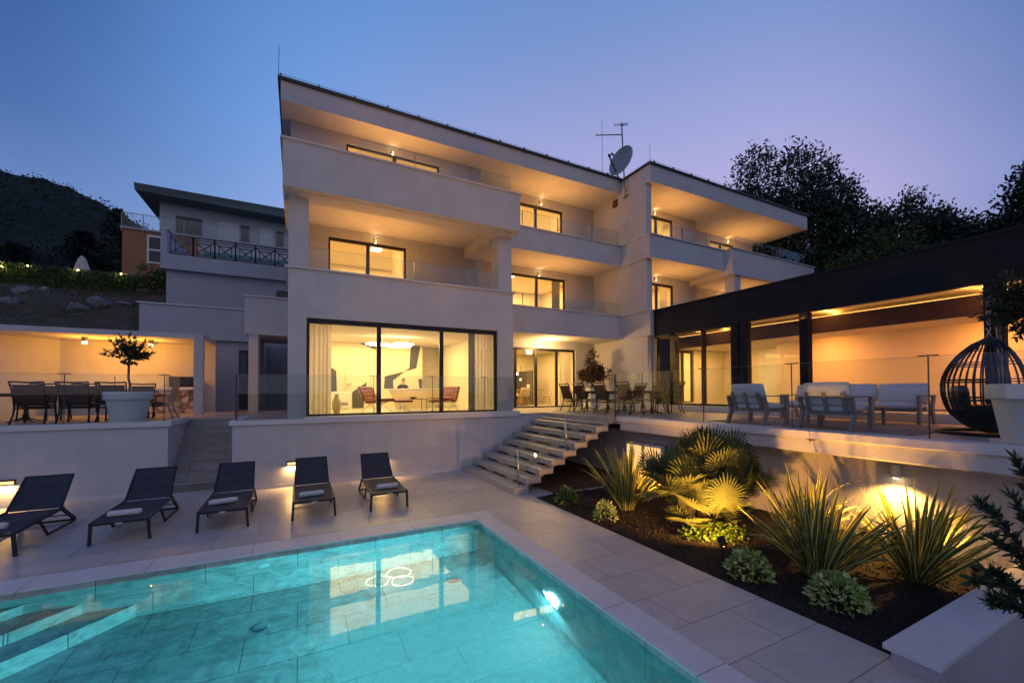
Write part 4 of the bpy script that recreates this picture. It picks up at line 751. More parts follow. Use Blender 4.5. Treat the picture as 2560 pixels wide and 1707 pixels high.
# ------------------------------------------------------------------ sun loungers with towels
def make_lounger():
    t=thing('sun_lounger','','sun lounger',(0,0,0),group='anthracite sun loungers beside the pool'); w=.35
    mb=MB()
    for s in (-1,1): mb.bar((s*w,0,.34),(s*w,1.52,.36),.035,.05)
    mb.bar((-w,.02,.335),(w,.02,.335),.035,.045); mb.bar((-w,1.5,.33),(w,1.5,.33),.03,.04); mb.build('frame','lounger',t,bevel=.004)
    for s in (-1,1): MB().bar((s*w,.04,.34),(s*(w+.02),.06,0),.04,.045).build('leg','lounger',t,bevel=.004)
    for s in (-1,1):
        mb=MB(); mb.bar((s*(w+.01),1.44,.36),(s*(w+.01),1.92,.05),.035,.06); mb.bar((s*(w+.01),1.93,.035),(s*(w+.01),.95,.05),.035,.035); mb.bar((s*(w+.01),.97,.05),(s*(w+.01),.72,.33),.03,.035); mb.build('rear_leg','lounger',t,bevel=.006)
    mb=MB(); mb.bar((-w,1.93,.04),(w,1.93,.04),.035,.035); mb.tube([(-w,1.72,.18),(w,1.72,.18)],.010,6); mb.tube([(-.1,1.5,.33),(-.1,1.68,.52)],.008,5); mb.build('stretcher','lounger',t)
    mb=MB(); vs=[]; 
    for i in range(9):
        u=i/8
        for j in range(7):
            v=-1+2*j/6; vs.append((v*(w-.012),.03+1.42*u,.365-.022*(1-v*v)*(math.sin(u*math.pi))+(-.02*(1-v*v) if i==0 else 0)))
    mb.add(vs,[(i*7+j,i*7+j+1,(i+1)*7+j+1,(i+1)*7+j) for i in range(8) for j in range(6)]); mb.build('seat','sling',t,smooth=True)
    A=Vector((0,1.47,.375)); B=Vector((0,1.98,.88)); mb=MB(); vs=[]
    for i in range(9):
        u=i/8; c=A.lerp(B,u); nn=Vector((0,-.70,.71))
        for j in range(7): v=-1+2*j/6; p=c-nn*(.03*(1-v*v)*math.sin(u*math.pi)); vs.append((v*(w-.02-.02*u),p.y,p.z))
    mb.add(vs,[(i*7+j,i*7+j+1,(i+1)*7+j+1,(i+1)*7+j) for i in range(8) for j in range(6)])
    for u in (.33,.66):
        c=A.lerp(B,u); mb.bar((-(w-.03),c.y-.012,c.z+.012),((w-.03),c.y-.012,c.z+.012),.006,.006)
    mb.build('backrest','sling',t,smooth=True); mb=MB()
    for s in (-1,1): mb.bar((s*(w-.01),A.y,A.z),(s*(w-.035),B.y,B.z),.02,.03)
    mb.bar((-(w-.03),B.y,B.z),((w-.03),B.y,B.z),.02,.025); mb.build('back_frame','lounger',t)
    mb=MB(); mb.box(-.05,.05,-.022,-.015,.31,.34); mb.build('badge','steel',t)
    return reg(t)
L0=make_lounger()
spots=[(-4.07,8.77,0,'leftmost sun lounger with dark sling, cut off by the left edge of the view'),(-2.54,8.80,0,'second sun lounger from the left with reclined back, in front of the white wall'),(-1.165,8.76,0,'middle sun lounger in front of the narrow grey steps'),(.275,8.74,0,'fourth sun lounger from the left, beside the lit step light'),(1.67,8.71,0,'rightmost sun lounger with quilted back, nearest the open stairs')]
for i,(x,y,rz,lb) in enumerate(spots):
    o=L0 if i==0 else dup(L0,(x,y,0),rz,lb)
    o.location=(x,y,0); o['label']=lb
tp=[(-4.12,9.12,-.08,'rolled white towel on the leftmost lounger'),(-2.57,9.16,.0,'rolled white towel on the second lounger from the left'),(-1.22,9.26,.22,'rolled white towel on the middle lounger'),(.24,9.10,.08,'rolled white towel on the fourth lounger'),(1.69,9.07,.0,'rolled white towel on the rightmost lounger')]
for i,(x,y,rz,lb) in enumerate(tp):
    mb=MB(); n=18; vs=[]; random.seed(i+3)
    for k in range(13):
        u=-.215+.43*k/12; e=1 if 0<k<12 else .82
        for j in range(n):
            a=2*math.pi*j/n; r_t=(.056+.004*math.sin(a*2+i)+.003*random.random())*e; vs.append((u,r_t*math.cos(a),max(-.05,r_t*math.sin(a)*.9)))
    mb.add(vs,[(k*n+j,k*n+(j+1)%n,(k+1)*n+(j+1)%n,(k+1)*n+j) for k in range(12) for j in range(n)]+[tuple(range(n))[::-1],tuple(12*n+j for j in range(n))])
    for s in (-1,1):
        pts=[(s*.217,(.045-.0075*q*.5)*math.cos(q*.9),(.045-.0075*q*.5)*.9*math.sin(q*.9)) for q in range(11)]; mb.tube(pts,.004,4)
    o=tag(mb.build('rolled_towel','towel',smooth=True),lb,'towel',group='rolled towels on the loungers'); o.location=(x,y,.405); o.rotation_euler=(0,0,rz)
random.seed(11)
# ------------------------------------------------------------------ terrace dining chairs
def make_dchair():
    t=thing('dining_chair','','chair',(0,0,0),group='black iron dining chairs with brown mesh'); w=.27; r=.018
    mb=MB()
    for s in (-1,1): mb.tube([(s*w,-.20,.40),(s*w*1.0,-.24,.60),(s*w*1.03,-.30,.82),(s*w*1.08,-.38,.995)],r,7)
    mb.tube([(-w*1.1,-.385,1.0),(0,-.37,.985),(w*1.1,-.385,1.0)],r*1.2,7); mb.tube([(-w*1.03,-.345,.92),(w*1.03,-.345,.92)],r*.8,6); mb.tube([(-w,-.21,.47),(w,-.21,.47)],r*.8,6); mb.build('back_frame','blk',t,smooth=True)
    mb=MB(); vs=[]
    for i in range(6):
        u=i/5; y=-.215-.125*u; z=.48+.43*u
        for j in range(5): v=-1+2*j/4; vs.append((v*(w-.015),y+.02*(v*v-1)*math.sin(u*3.14),z))
    mb.add(vs,[(i*5+j,i*5+j+1,(i+1)*5+j+1,(i+1)*5+j) for i in range(5) for j in range(4)]); mb.build('backrest','sling2',t,smooth=True)
    mb=MB(); c=Vector((0,-.305,.70)); nn=Vector((0,1,.29)).normalized(); mb.torus(c,.075,.007,nn,20,5)
    for a in (0,math.pi/2):
        d=Vector((math.cos(a),0,math.sin(a))); mb.tube([c-d*.072,c+d*.072],.007,5)
    for sx in (-1,1):
        for sz in (-1,1): mb.tube([c+Vector((sx*.06,.0,sz*.045)),c+Vector((sx*.16,-.012*sz,sz*.10)),c+Vector((sx*.245,-.05*sz,sz*.19))],.005,5)
    mb.build('back_ornament','blk',t)
    mb=MB(); mb.tube([(-w,-.21,.42),(-w,.22,.44),(w,.22,.44),(w,-.21,.42)],r,7); mb.tube([(-w,-.18,.36),(-w,.2,.37)],r*.8,6); mb.tube([(w,-.18,.36),(w,.2,.37)],r*.8,6); mb.tube([(-w,-.18,.36),(w,-.18,.36)],r*.8,6); mb.tube([(-w,.2,.37),(w,.2,.37)],r*.8,6); mb.build('seat_frame','blk',t,smooth=True)
    MB().box(-w+.01,w-.01,-.2,.21,.425,.438).build('seat','sling2',t)
    for s in (-1,1): MB().tube([(s*w,.22,.44),(s*w,.235,.25),(s*w*1.05,.26,.0)],[r*1.1,r,r*1.2],7).build('leg','blk',t,smooth=True)
    for s in (-1,1): MB().tube([(s*w,-.20,.42),(s*w,-.24,.22),(s*w*1.08,-.34,.0)],[r*1.1,r,r*1.2],7).build('leg','blk',t,smooth=True)
    for s in (-1,1): MB().tube([(s*w*1.05,-.26,.66),(s*w*1.15,-.1,.665),(s*w*1.15,.12,.65),(s*w*1.12,.2,.60),(s*w*1.03,.2,.50),(s*w,.19,.44)],r,7).build('armrest','blk',t,smooth=True)
    return reg(t)
def make_dtable(Lx,Ly,lb,loc,rz=0):
    t=thing('dining_table',lb,'table',(0,0,0)); mb=MB(); mb.box(-Lx/2,Lx/2,-Ly/2,Ly/2,.70,.735); mb.box(-Lx/2+.06,Lx/2-.06,-Ly/2+.06,Ly/2-.06,.65,.70); mb.build('table_top','blk',t,bevel=.008)
    for s in (-1,1):
        x,y=(s*Lx*.32,0) if Lx>Ly else (0,s*Ly*.32)
        mb=MB(); mb.lathe([(.03,.02),(.05,.05),(.035,.10),(.05,.16),(.03,.22),(.025,.35),(.045,.42),(.03,.48),(.06,.6),(.10,.655)],(x,y,0),14)
        for k in range(4):
            a=k*math.pi/2+.78; d=Vector((math.cos(a),math.sin(a),0)); mb.tube([Vector((x,y,.12)),Vector((x,y,.07))+d*.13,Vector((x,y,.02))+d*.32],[.02,.018,.014],6); mb.tube([Vector((x,y,.50))+d*.03,Vector((x,y,.58))+d*.12,Vector((x,y,.66))+d*.25],.012,6)
        mb.build('pedestal','blk',t,smooth=True)
    t.location=loc; t.rotation_euler=(0,0,rz); return t
DC=make_dchair(); TF=1.67
chs=[(-5.72,14.35,0,'leftmost chair in the front row at the left terrace table, back to the viewer'),(-4.92,14.30,0,'middle chair in the front row at the left terrace table, behind the glass clamp'),(-4.22,14.34,0,'chair in the front row partly hidden by the left white planter'),
 (-6.28,15.85,math.pi,'leftmost chair on the far side of the left terrace table'),(-5.42,15.8,math.pi,'middle chair on the far side of the left terrace table'),(-4.15,15.8,math.pi,'far side chair showing just right of the little tree trunk'),(-3.45,15.0,math.pi*.5,'chair at the right end of the left terrace table, behind the planter'),
 (9.02,12.65,-math.pi/2,'leftmost chair of the right terrace table, nearest the dining room door'),(9.02,11.78,-math.pi/2,'second chair from the left along the right terrace table'),(9.02,10.68,-math.pi/2,'third chair from the left along the right terrace table, beside the glass post'),(9.05,9.62,-math.pi/2,'fourth chair along the right terrace table, seen through the glass reflection'),
 (10.9,11.45,math.pi/2,'far side chair in the middle of the right terrace table'),(10.9,10.55,math.pi/2,'far side chair of the right terrace table in front of the pavilion doors'),(10.95,9.95,math.pi/2,'far side chair half hidden behind the rightmost terrace chair'),(10.62,9.55,-.15,'rightmost chair at the end of the right terrace table, back to the viewer')]
for i,(x,y,rz,lb) in enumerate(chs):
    o=DC if i==0 else dup(DC,(x,y,TF),rz,lb)
    o.location=(x,y,TF); o.rotation_euler=(0,0,rz); o['label']=lb
make_dtable(2.9,.95,'long black iron dining table on the left terrace',(-5.25,15.05,TF)); make_dtable(1.0,1.9,'black iron dining table on the right terrace beside the maple',(9.95,12.35,TF)); make_dtable(1.0,1.9,'black iron dining table on the right terrace nearer the pavilion pillar',(9.98,10.3,TF))
# ------------------------------------------------------------------ planters
def planter(t,r1=.46,r0=.32,h=.76,saucer=False):
    MB().lathe([(0,0),(r0,0),(r0+(r1-r0)*.72*.85,h*.74),(r1-.012,h*.745),(r1,h*.76),(r1,h*.99),(r1-.01,h),(r1-.03,h),(r1-.04,h*.9),(0,h*.9)],(0,0,0),40).build('pot','pot',t,smooth=False,bevel=.003)
    MB().lathe([(0,.9*h+.003),(r1-.045,.9*h+.003)],(0,0,0),24).build('potting_soil','soil',t)
    if saucer: MB().lathe([(0,.0),(r0+.1,.0),(r0+.12,.03),(r0+.1,.03),(0,.012)],(0,0,-.0),32).build('saucer','pot',t)
def topiary(name,lb,loc,cz,rx,rz_,n,seed,saucer=False):
    random.seed(seed); t=thing(name,lb,'potted tree',(0,0,0)); planter(t,saucer=saucer)
    mb=MB(); mb.tube([(0,0,.65),(.02,.01,.9),(-.01,0,1.1),(0,0,cz-.1)],[.03,.026,.024,.022],8); tips=[]
    for i in range(n):
        d=rdir(); d.z=d.z*.9+.25; d.normalize(); L=random.uniform(.55,1.22); e=Vector((d.x*rx*L,d.y*rx*L,cz+d.z*rz_*L+.06)); s=Vector((0,0,cz-.12+.1*random.random())); m_=s.lerp(e,.5)+Vector((0,0,-.03)); mb.tube([s,m_,e],[.012,.006,.003],5); tips.append((s,m_,e,d))
    mb.build('trunk','bark',t); mb=MB()
    for s,m_,e,d in tips:
        for k in range(34):
            u=random.uniform(.35,1.08); p=m_.lerp(e,(u-.35)/.65) if u>.35 else s; dr=((e-m_).normalized()*.8+rdir()*.75); mb.leaf(p,dr,random.uniform(.055,.095),.026)
    mb.build('crown','leafd',t); t.location=loc; return t
topiary('potted_tree','small umbrella-shaped tree in a large white pot on the left terrace edge',(-3.66,13.20,TF),1.66,.46,.36,60,5)
random.seed(5); 
topiary('potted_tree','dense leafy standard tree in a large white pot cut by the right edge',(8.30,1.60,TF+.04),1.72,.52,.42,120,9,True)
t=thing('maple_tree','dark red japanese maple in a pale pot beside the tower wall','potted tree',(11.45,14.55,TF)); mb=MB(); mb.lathe([(0,0),(.36,0),(.36,.6),(.40,.85),(.37,.85),(.35,.75),(0,.75)],(11.3,14.4,TF),4); mb.v=[tuple(Matrix.Translation((11.3,14.4,0))@Matrix.Rotation(.78,4,'Z')@Matrix.Translation((-11.3,-14.4,0))@Vector(p)) for p in mb.v]; mb.build('pot','pot',t,bevel=.01)
mb=MB(); random.seed(21); cs=crown(mb,[(11.3,14.4,3.05,.62,.55,.28),(11.65,14.3,3.15,.5,.45,.3),(11.35,14.45,3.5,.42,.4,.32),(11.4,14.4,3.9,.24,.24,.38),(10.95,14.5,3.1,.35,.35,.22)],330,12,.085,.06,.12,gap=.08); mb.build('crown','maple',t)
mb=MB(); mb.tube([(11.3,14.4,2.3),(11.33,14.4,2.9),(11.38,14.4,3.5),(11.4,14.4,4.1)],[.035,.028,.018,.006],7)
for p in random.sample(cs,40): mb.tube([(11.34,14.4,2.75+random.random()*.7),Vector((11.36,14.4,3.1)).lerp(p,.6),p],[.012,.007,.003],4)
mb.build('trunk','bark',t)
# ------------------------------------------------------------------ lounge set
def pillow(mb,c,sx,sy,sz,tilt=0,m=0,n=8,rz=0):
    T=Matrix.Translation(c)@Matrix.Rotation(rz,4,'Z')@Matrix.Rotation(tilt,4,'X'); vs=[]
    for s in (1,-1):
        for i in range(n+1):
            for j in range(n+1):
                u=-1+2*i/n; v=-1+2*j/n; e=(1-abs(u)**4)*(1-abs(v)**4); vs.append(T@Vector((u*sx/2*(1-.04*(v*v)),v*sy/2*(1-.04*u*u),s*sz/2*(.38+.62*e**.5) )))
    N1=(n+1)*(n+1); f=[]
    for i in range(n):
        for j in range(n):
            a=i*(n+1)+j; f.append((a,a+n+1,a+n+2,a+1)); f.append((N1+a,N1+a+1,N1+a+n+2,N1+a+n+1))
    for i in range(n):
        for a,b in ((i,i+1),(n*(n+1)+i+1,n*(n+1)+i),((i+1)*(n+1),i*(n+1)),(i*(n+1)+n,(i+1)*(n+1)+n)): f.append((a,b,N1+b,N1+a))
    mb.add(vs,f,m)
def seatset(name,lb,cat,W_,nc,loc,rz,group=None):
    t=thing(name,lb,cat,(0,0,0),group=group)
    for s in (-1,1):
        x=s*(W_/2-.03); mb=MB(); mb.bar((x,.34,.0),(x,.34,.60),.055,.10,up=(0,1,0)); mb.bar((x,-.40,0),(x,-.26,.30),.055,.09,up=(0,1,0)); mb.bar((x,-.26,.30),(x,-.36,.60),.055,.08,up=(0,1,0)); mb.bar((x,-.40,.61),(x,.39,.61),.06,.025); mb.build('side_frame','gframe',t,bevel=.004)
    mb=MB(); mb.box(-W_/2+.06,W_/2-.06,-.3,.34,.27,.31); mb.build('seat_frame','gframe',t)
    nb=max(3,int(W_/.32)); mb=MB()
    for k in range(nb): x=-W_/2+.15+(W_-.3)*k/(nb-1); mb.bar((x,-.26,.29),(x,-.40,.68),.07,.02,up=(0,1,0))
    mb.bar((-W_/2+.06,-.36,.60),(W_/2-.06,-.36,.60),.02,.05,up=(0,0,1)); mb.build('back_slats','gframe',t)
    cw=(W_-.14)/nc
    for k in range(nc):
        x=-W_/2+.07+cw*(k+.5); mb=MB(); pillow(mb,(x,.05,.385),cw-.02,.66,.17); mb.build('seat_cushion','cush',t,smooth=True,bevel=0)
        mb=MB(); pillow(mb,(x,-.27,.655),cw-.02,.44,.20,tilt=R(105)); mb.build('back_cushion','cush',t,smooth=True)
    t.location=loc; t.rotation_euler=(0,0,rz); return reg(t)
A1=seatset('garden_armchair','grey cushioned armchair left of the other one, back to the glass, before the tinted pane','armchair',.90,1,(8.93,5.62,TF),-math.pi/2-.08,'cushioned garden armchairs')
dup(A1,(8.96,4.15,TF),-math.pi/2,'grey cushioned armchair on the right of the pair, directly in front of the sofa')
seatset('garden_sofa','long pale grey cushioned sofa on taupe frame facing the two armchairs','sofa',2.75,3,(11.55,5.05,TF),math.pi/2)
t=thing('coffee_table','low taupe outdoor coffee table between the armchairs and the sofa','coffee table',(10.3,4.6,TF)); mb=MB(); mb.box(9.95,10.65,4.0,5.2,TF+.36,TF+.40); mb.build('table_top','gframe',t,bevel=.004)
for sx in (10.0,10.6):
    for sy in (4.05,5.15): MB().bar((sx,sy,TF),(sx,sy,TF+.36),.05,.05).build('leg','gframe',t)
tag(MB().box(8.75,11.3,2.95,6.7,TF+.002,TF+.014).build('outdoor_rug','rug'),'worn patterned rug under the lounge furniture','rug')
# ------------------------------------------------------------------ hanging egg chairs
def egg(lb,loc,rz):
    t=thing('hanging_chair',lb,'hanging chair',(0,0,0),group='black rattan hanging egg chairs'); 
    def P_(th,z): 
        u=(z-.80)/.78; r=.56*max(0,1-abs(u)**2.3)**.55
        if u>0: r=.56*max(0,1-u**1.7)**.72
        return Vector((r*math.cos(th),r*math.sin(th),z))
    op=1.15
    for k in range(25):
        th=op+(2*math.pi-2*op)*k/24; MB().tube([P_(th,.30+1.275*i/12) for i in range(13)],.012,5).build('rib','rattan',t,smooth=True)
    mb=MB()
    for z in (.55,.60,.85,.89,1.12,1.16,1.38): mb.tube([P_(op+(2*math.pi-2*op)*k/24,z) for k in range(25)],.009,5)
    mb.build('woven_ring','rattan',t)
    mb=MB(); vs=[P_(2*math.pi*j/32,.025+.36*i/8) for i in range(9) for j in range(32)]; mb.add(vs,[(i*32+j,i*32+(j+1)%32,(i+1)*32+(j+1)%32,(i+1)*32+j) for i in range(8) for j in range(32)]); mb.build('woven_bowl','rattan',t,smooth=True)
    mb=MB()
    for s in (-1,1): mb.tube([P_(s*op,.38+1.195*i/12) for i in range(13)],.03,7)
    mb.tube([P_(-op+2*op*i/10,.38) for i in range(11)],.03,7); mb.build('rim','rattan',t,smooth=True)
    mb=MB(); pillow(mb,(0,0,.40),.74,.74,.18); pillow(mb,(-.34,0,.60),.55,.40,.14,tilt=R(85),rz=math.pi/2); mb.build('seat_cushion','blk',t,smooth=True)
    mb=MB(); z=1.575
    for k in range(7): mb.torus((0,0,z+.03+.058*k),.022,.006,(1,0,0) if k%2 else (0,1,0),10,5,sy=1.5)
    mb.tube([(0,0,1.98),(0,0,2.10)],.03,10); mb.build('chain','steel',t,smooth=True)
    mb=MB(); pts=[(0,0,2.14)]+[(-.36+.36*math.cos(a),0,2.14+.14*math.sin(a)) for a in [i*math.pi/10 for i in range(1,6)]]
    pts=[(a*-.42,b+a*-.91,c) for a,b,c in [(0,0,2.10),(-.06,0,2.19),(-.20,0,2.25),(-.38,0,2.24),(-.56,0,2.12),(-.70,0,1.9),(-.80,0,1.5),(-.84,0,1.0),(-.78,0,.5),(-.64,0,.03)]]; mb.tube(pts,.03,10); mb.build('stand','arm',t,smooth=True)
    MB().torus((0,0,-.0+.03),.62,.028,(0,0,1),40,8).build('base_ring','blk',t,smooth=True)
    t.location=loc; t.rotation_euler=(0,0,rz); return reg(t)
EG=egg('black rattan hanging egg chair left of the big white pot',(9.98,2.43,TF),-1.05)
dup(EG,(10.3,.95,TF),-1.2,'second black rattan hanging egg chair, mostly hidden by the pot at the right edge')
# ------------------------------------------------------------------ planting bed
def flax(lb,x,y,n,L,seed,lean=1.0,w=.066):
    random.seed(seed); t=thing('flax_plant',lb,'plant',(x,y,0),group='striped sword-leaved flax plants')
    for g in range(1):
        mb=MB()
        for i in range(n):
            a=random.random()*2*math.pi; r=random.random()*.14; b=Vector((x+r*math.cos(a),y+r*math.sin(a),0)); out=Vector((math.cos(a+random.gauss(0,.35)),math.sin(a+random.gauss(0,.35)),0)); k=(i/n); th=lean*(.10+.85*k*random.uniform(.6,1.2)); l=L*random.uniform(.62,1.08)*(1-.18*k); ww=w*random.uniform(.7,1.25); bend=random.uniform(.0,.35)+(.9 if random.random()<.14 else 0); dead=random.random()<.06; bend+=1.1 if dead else 0
            p=b; vs=[]; sd=out.cross(Vector((0,0,1))); tw=random.gauss(0,.5)
            for s in range(9):
                u=s/8; an=th+bend*u*u*1.3; d=out*math.sin(an)+Vector((0,0,math.cos(an))); nn=sd.cross(d); sx=(sd*math.cos(tw)+nn*math.sin(tw)); hw=ww/2*(.55+.6*u if u<.35 else (.76 if u<.6 else .76*(1-(u-.6)/.4)**.8+.02)); crs=nn*hw*.5
                vs+=[p-sx*hw,p-sx*hw*.62-crs*.3,p-crs*.6,p+sx*hw*.62-crs*.3,p+sx*hw]; p=p+d*(l/8)
            fa=[(q*5+j,q*5+j+1,(q+1)*5+j+1,(q+1)*5+j) for q in range(8) for j in range(4)]; base=len(mb.v); mb.v+=[tuple(v) for v in vs]; mb.f+=[tuple(base+c for c in f) for f in fa]; mb.m+=[2 if dead else (1 if (q%4) in (0,3) else 0) for q in range(len(fa))]
        mb.build('blades',['ph','phy','deadl'],t,smooth=True)
    return t
flax('upright striped flax plant left of the palm, near the open stairs',5.95,6.45,95,1.42,31,.75)
flax('large striped flax plant in the middle right of the planting bed',5.95,2.98,120,1.42,32,.95)
flax('striped flax plant between the palm and the large flax, against the wall',6.75,3.55,70,1.30,34,.7)
flax('striped flax plant below the white cylinder lamp on the right',6.95,2.35,105,1.35,33,1.0,.072)
t=thing('fan_palm','bushy dwarf fan palm lit from below by a spotlight','palm',(6.1,4.75,0)); random.seed(44)
def frond(mb,mp,b,d,Lp,Lf):
    d=Vector(d).normalized(); sag=Vector((0,0,-.10*Lp)); h=Vector(b)+d*Lp+sag; mp.tube([b,Vector(b)+d*Lp*.5,h],[.010,.008,.006],4); d2=(d+Vector((0,0,-.18))).normalized()
    x=d2.cross(Vector((0,0,1))); x=x.normalized() if x.length>.05 else Vector((1,0,0)); ph_=R(random.uniform(8,75)); up_=x.cross(d2); up_=up_ if up_.z>0 else -up_; d2=(d2*math.cos(ph_)+up_*math.sin(ph_)).normalized(); x=(x+d2.cross(x)*0+up_*random.uniform(-.35,.35)).normalized(); x=(x-d2*x.dot(d2)).normalized(); nn=x.cross(d2); n=26; cup=random.uniform(.1,.45)
    dl=250/(n-1)/2; N0=len(mb.v); vs=[]; fa=[]
    def dv(a): return (d2*math.cos(a)+x*math.sin(a)+nn*cup*abs(math.sin(a))*.5).normalized()
    for i in range(n):
        a=-125+250*i/(n-1); l=Lf*(1-.22*abs(a)/125)*random.uniform(.92,1.06); t_=h+dv(R(a+random.gauss(0,1)))*l+Vector((0,0,-.10*l*random.random())); k=len(vs); vs+=[h,h+dv(R(a-dl))*l*.42,h+dv(R(a+dl))*l*.42,h+dv(R(a))*l*.45+nn*.006,h+dv(R(a-dl*.45))*l*.75,h+dv(R(a+dl*.45))*l*.75,t_]
        fa+=[(k,k+1,k+3),(k,k+3,k+2),(k+1,k+4,k+3),(k+3,k+5,k+2),(k+3,k+4,k+6),(k+3,k+6,k+5)]
    mb.add(vs,fa)
mb=MB(); mp=MB()
for (cx_,cy_,cz_,n,Lp,Lf,zmin) in ((6.15,4.8,1.05,34,.42,.46,-.1),(5.75,5.0,.75,24,.45,.44,-.2),(6.55,4.75,.75,24,.52,.46,-.1),(6.05,4.6,.42,26,.50,.42,-.15),(6.0,4.9,.25,18,.55,.38,-.1),(6.9,4.7,.6,14,.55,.42,-.05)):
    for i in range(n):
        dd=rdir(); dd.z=abs(dd.z)*1.0+zmin+.12; frond(mb,mp,(cx_+random.gauss(0,.05),cy_+random.gauss(0,.05),cz_+random.gauss(0,.05)),dd,Lp*random.uniform(.7,1.25),Lf*random.uniform(.8,1.15))
mb.build('fronds','palm',t); mp.build('leaf_stalks','palm',t); mb=MB(); mb.tube([(6.1,4.75,-.05),(6.12,4.78,.5),(6.15,4.8,1.05)],[.15,.12,.07],10); mb.tube([(6.0,4.8,-.05),(5.75,5.0,.74)],[.10,.06],8); mb.tube([(6.2,4.75,-.05),(6.55,4.75,.74)],[.10,.06],8); mb.build('trunk','fiber',t)
t=thing('creeper','bright green creeping plant around the foot of the palm','plant',(6.0,4.5,0)); mb=MB()
for i in range(900):
    a=random.random()*6.28; r=random.random()**.5; x=5.98+.62*r*math.cos(a); y=4.5+.40*r*math.sin(a); mb.leaf((x,y,.03+.28*random.random()*(1-r*.6)),rdir()+Vector((0,0,.5)),.06,.045)
mb.build('leaves','creeper',t)
def smallbush(lb,x,y,r,h,seed,mt=('var1','var2')):
    random.seed(seed); t=thing('small_shrub',lb,'shrub',(x,y,0),group='low variegated shrubs along the path'); mb=MB()
    for i in range(int(420*(r/.25)**2)):
        d=rdir(); d.z=abs(d.z); p=Vector((x+d.x*r*random.uniform(.75,1.05),y+d.y*r*random.uniform(.75,1.05),.02+d.z*h*random.uniform(.8,1.1))); mb.leaf(p,d+rdir()*.7,random.uniform(.055,.09),.042,m=0 if random.random()<.55 else 1)
    mb.build('leaves',list(mt),t); mb=MB()
    for i in range(14): d=rdir(); d.z=abs(d.z)+.3; mb.tube([(x,y,-.02),(x+d.x*r*.8,y+d.y*r*.8,d.z*h*.7)],.004,4)
    mb.build('stems','bark',t); return t
smallbush('low green shrub at the far corner of the bed, nearest the stairs',5.12,7.42,.22,.30,51,('leafm','var1')); smallbush('low speckled shrub in front of the left flax plant',5.13,6.15,.20,.28,52); smallbush('low speckled shrub right of the black spike spotlight',5.22,3.42,.25,.26,53); smallbush('wide speckled shrub near the path in front of the large flax plant',5.42,2.52,.28,.27,54,('var1','var2'))
# low wall with stone top and foreground oleander
t=thing('low_wall','low wall with broad pale stone top ending the planting bed at the lower right','wall',(6.4,1.6,0)); mb=MB(); mb.box(4.66,8.3,1.46,1.76,-1.25,.12); mb.build('wall','stucco2',t); MB().box(4.60,8.3,1.42,1.80,.12,.17).build('coping','cop',t,bevel=.006)
t=thing('oleander','dark leafy oleander branches reaching in from the right edge in the foreground','plant',(5.0,.8,-1.25)); random.seed(61); ml=MB(); ms=MB()
root=Vector((5.3,.75,-1.25))
for (tip,mid) in (((3.84,1.0,1.68),(4.5,.95,1.25)),((3.80,1.02,1.18),(4.4,.95,1.0)),((3.98,1.0,1.22),(4.5,.95,.95)),((4.05,1.0,1.42),(4.6,.9,1.05)),((4.6,1.0,1.9),(4.9,.9,1.2)),((4.9,1.1,1.6),(5.1,.9,.9)),((3.98,.98,1.02),(4.5,.9,.82)),((4.15,1.02,1.0),(4.6,.9,.8))):
    tip=Vector(tip); mid=Vector(mid); pts=[root,root.lerp(mid,.6)+Vector((0,0,.2)),mid,mid.lerp(tip,.5)+Vector((0,0,.04)),tip]; ms.tube(pts,[.02,.014,.008,.006,.003],5)
    for k in range(190):
        u=random.random(); p=mid.lerp(tip,u)+Vector((0,0,.04*math.sin(u*3.1))); ax=(tip-mid).normalized(); ml.leaf(p,ax*.9+rdir()*.75,random.uniform(.06,.11),.018)
ml.build('leaves','leafd',t); ms.build('stems','bark',t)
# ------------------------------------------------------------------ living room interior
def easy_chair(lb,loc,rz):
    t=thing('lounge_chair',lb,'armchair',(0,0,0),group='tufted red leather lounge chairs')
    def cushion(a,b,w,th,nx,ny):
        mb=MB(); a=Vector(a); b=Vector(b); d=b-a; nn=Vector((1,0,0)).cross(d).normalized()
        for s in (1,-1):
            base=len(mb.v); NX,NY=nx*4,ny*4
            for i in range(NX+1):
                for j in range(NY+1):
                    u=i/NX; v=j/NY; pu=abs(math.sin(u*nx*math.pi)); pv=abs(math.sin(v*ny*math.pi)); hgt=th/2*(.55+.45*(pu*pv)**.35)
                    mb.v.append(tuple(a+d*v+Vector(((u-.5)*w,0,0))+nn*s*hgt))
            for i in range(NX):
                for j in range(NY):
                    q=base+i*(NY+1)+j; mb.f.append((q,q+1,q+NY+2,q+NY+1)); mb.m.append(0)
        NX,NY=nx*4,ny*4; N1=(NX+1)*(NY+1)
        for i in range(NX): 
            for jj in (0,NY): q=i*(NY+1)+jj; mb.f.append((q,q+NY+1,q+NY+1+N1,q+N1)); mb.m.append(0)
        for j in range(NY):
            for ii in (0,NX): q=ii*(NY+1)+j; mb.f.append((q,q+1,q+1+N1,q+N1)); mb.m.append(0)
        return mb
    cushion((0,-.22,.34),(0,.42,.42),.72,.11,5,5).build('seat_cushion','redl',t,smooth=True); cushion((0,-.24,.38),(0,-.46,.84),.72,.11,5,4).build('back_cushion','redl',t,smooth=True)
    for s in (-1,1):
        mb=MB(); x=s*.33; mb.tube([(x,-.52,.86),(x,-.36,.50),(x,-.10,.28),(x,.18,.12),(x,.36,.0)],.013,7); mb.tube([(x,.42,.36),(x,.2,.35),(x,-.05,.26),(x,-.25,.12),(x,-.36,0)],.013,7); mb.build('leg_frame','chrome',t,smooth=True)
    t.location=loc; t.rotation_euler=(0,0,rz); return reg(t)
FL=1.73
e1=easy_chair('red tufted leather chair on the left side of the coffee table',(2.30,14.1,FL),-math.pi/2-.75)
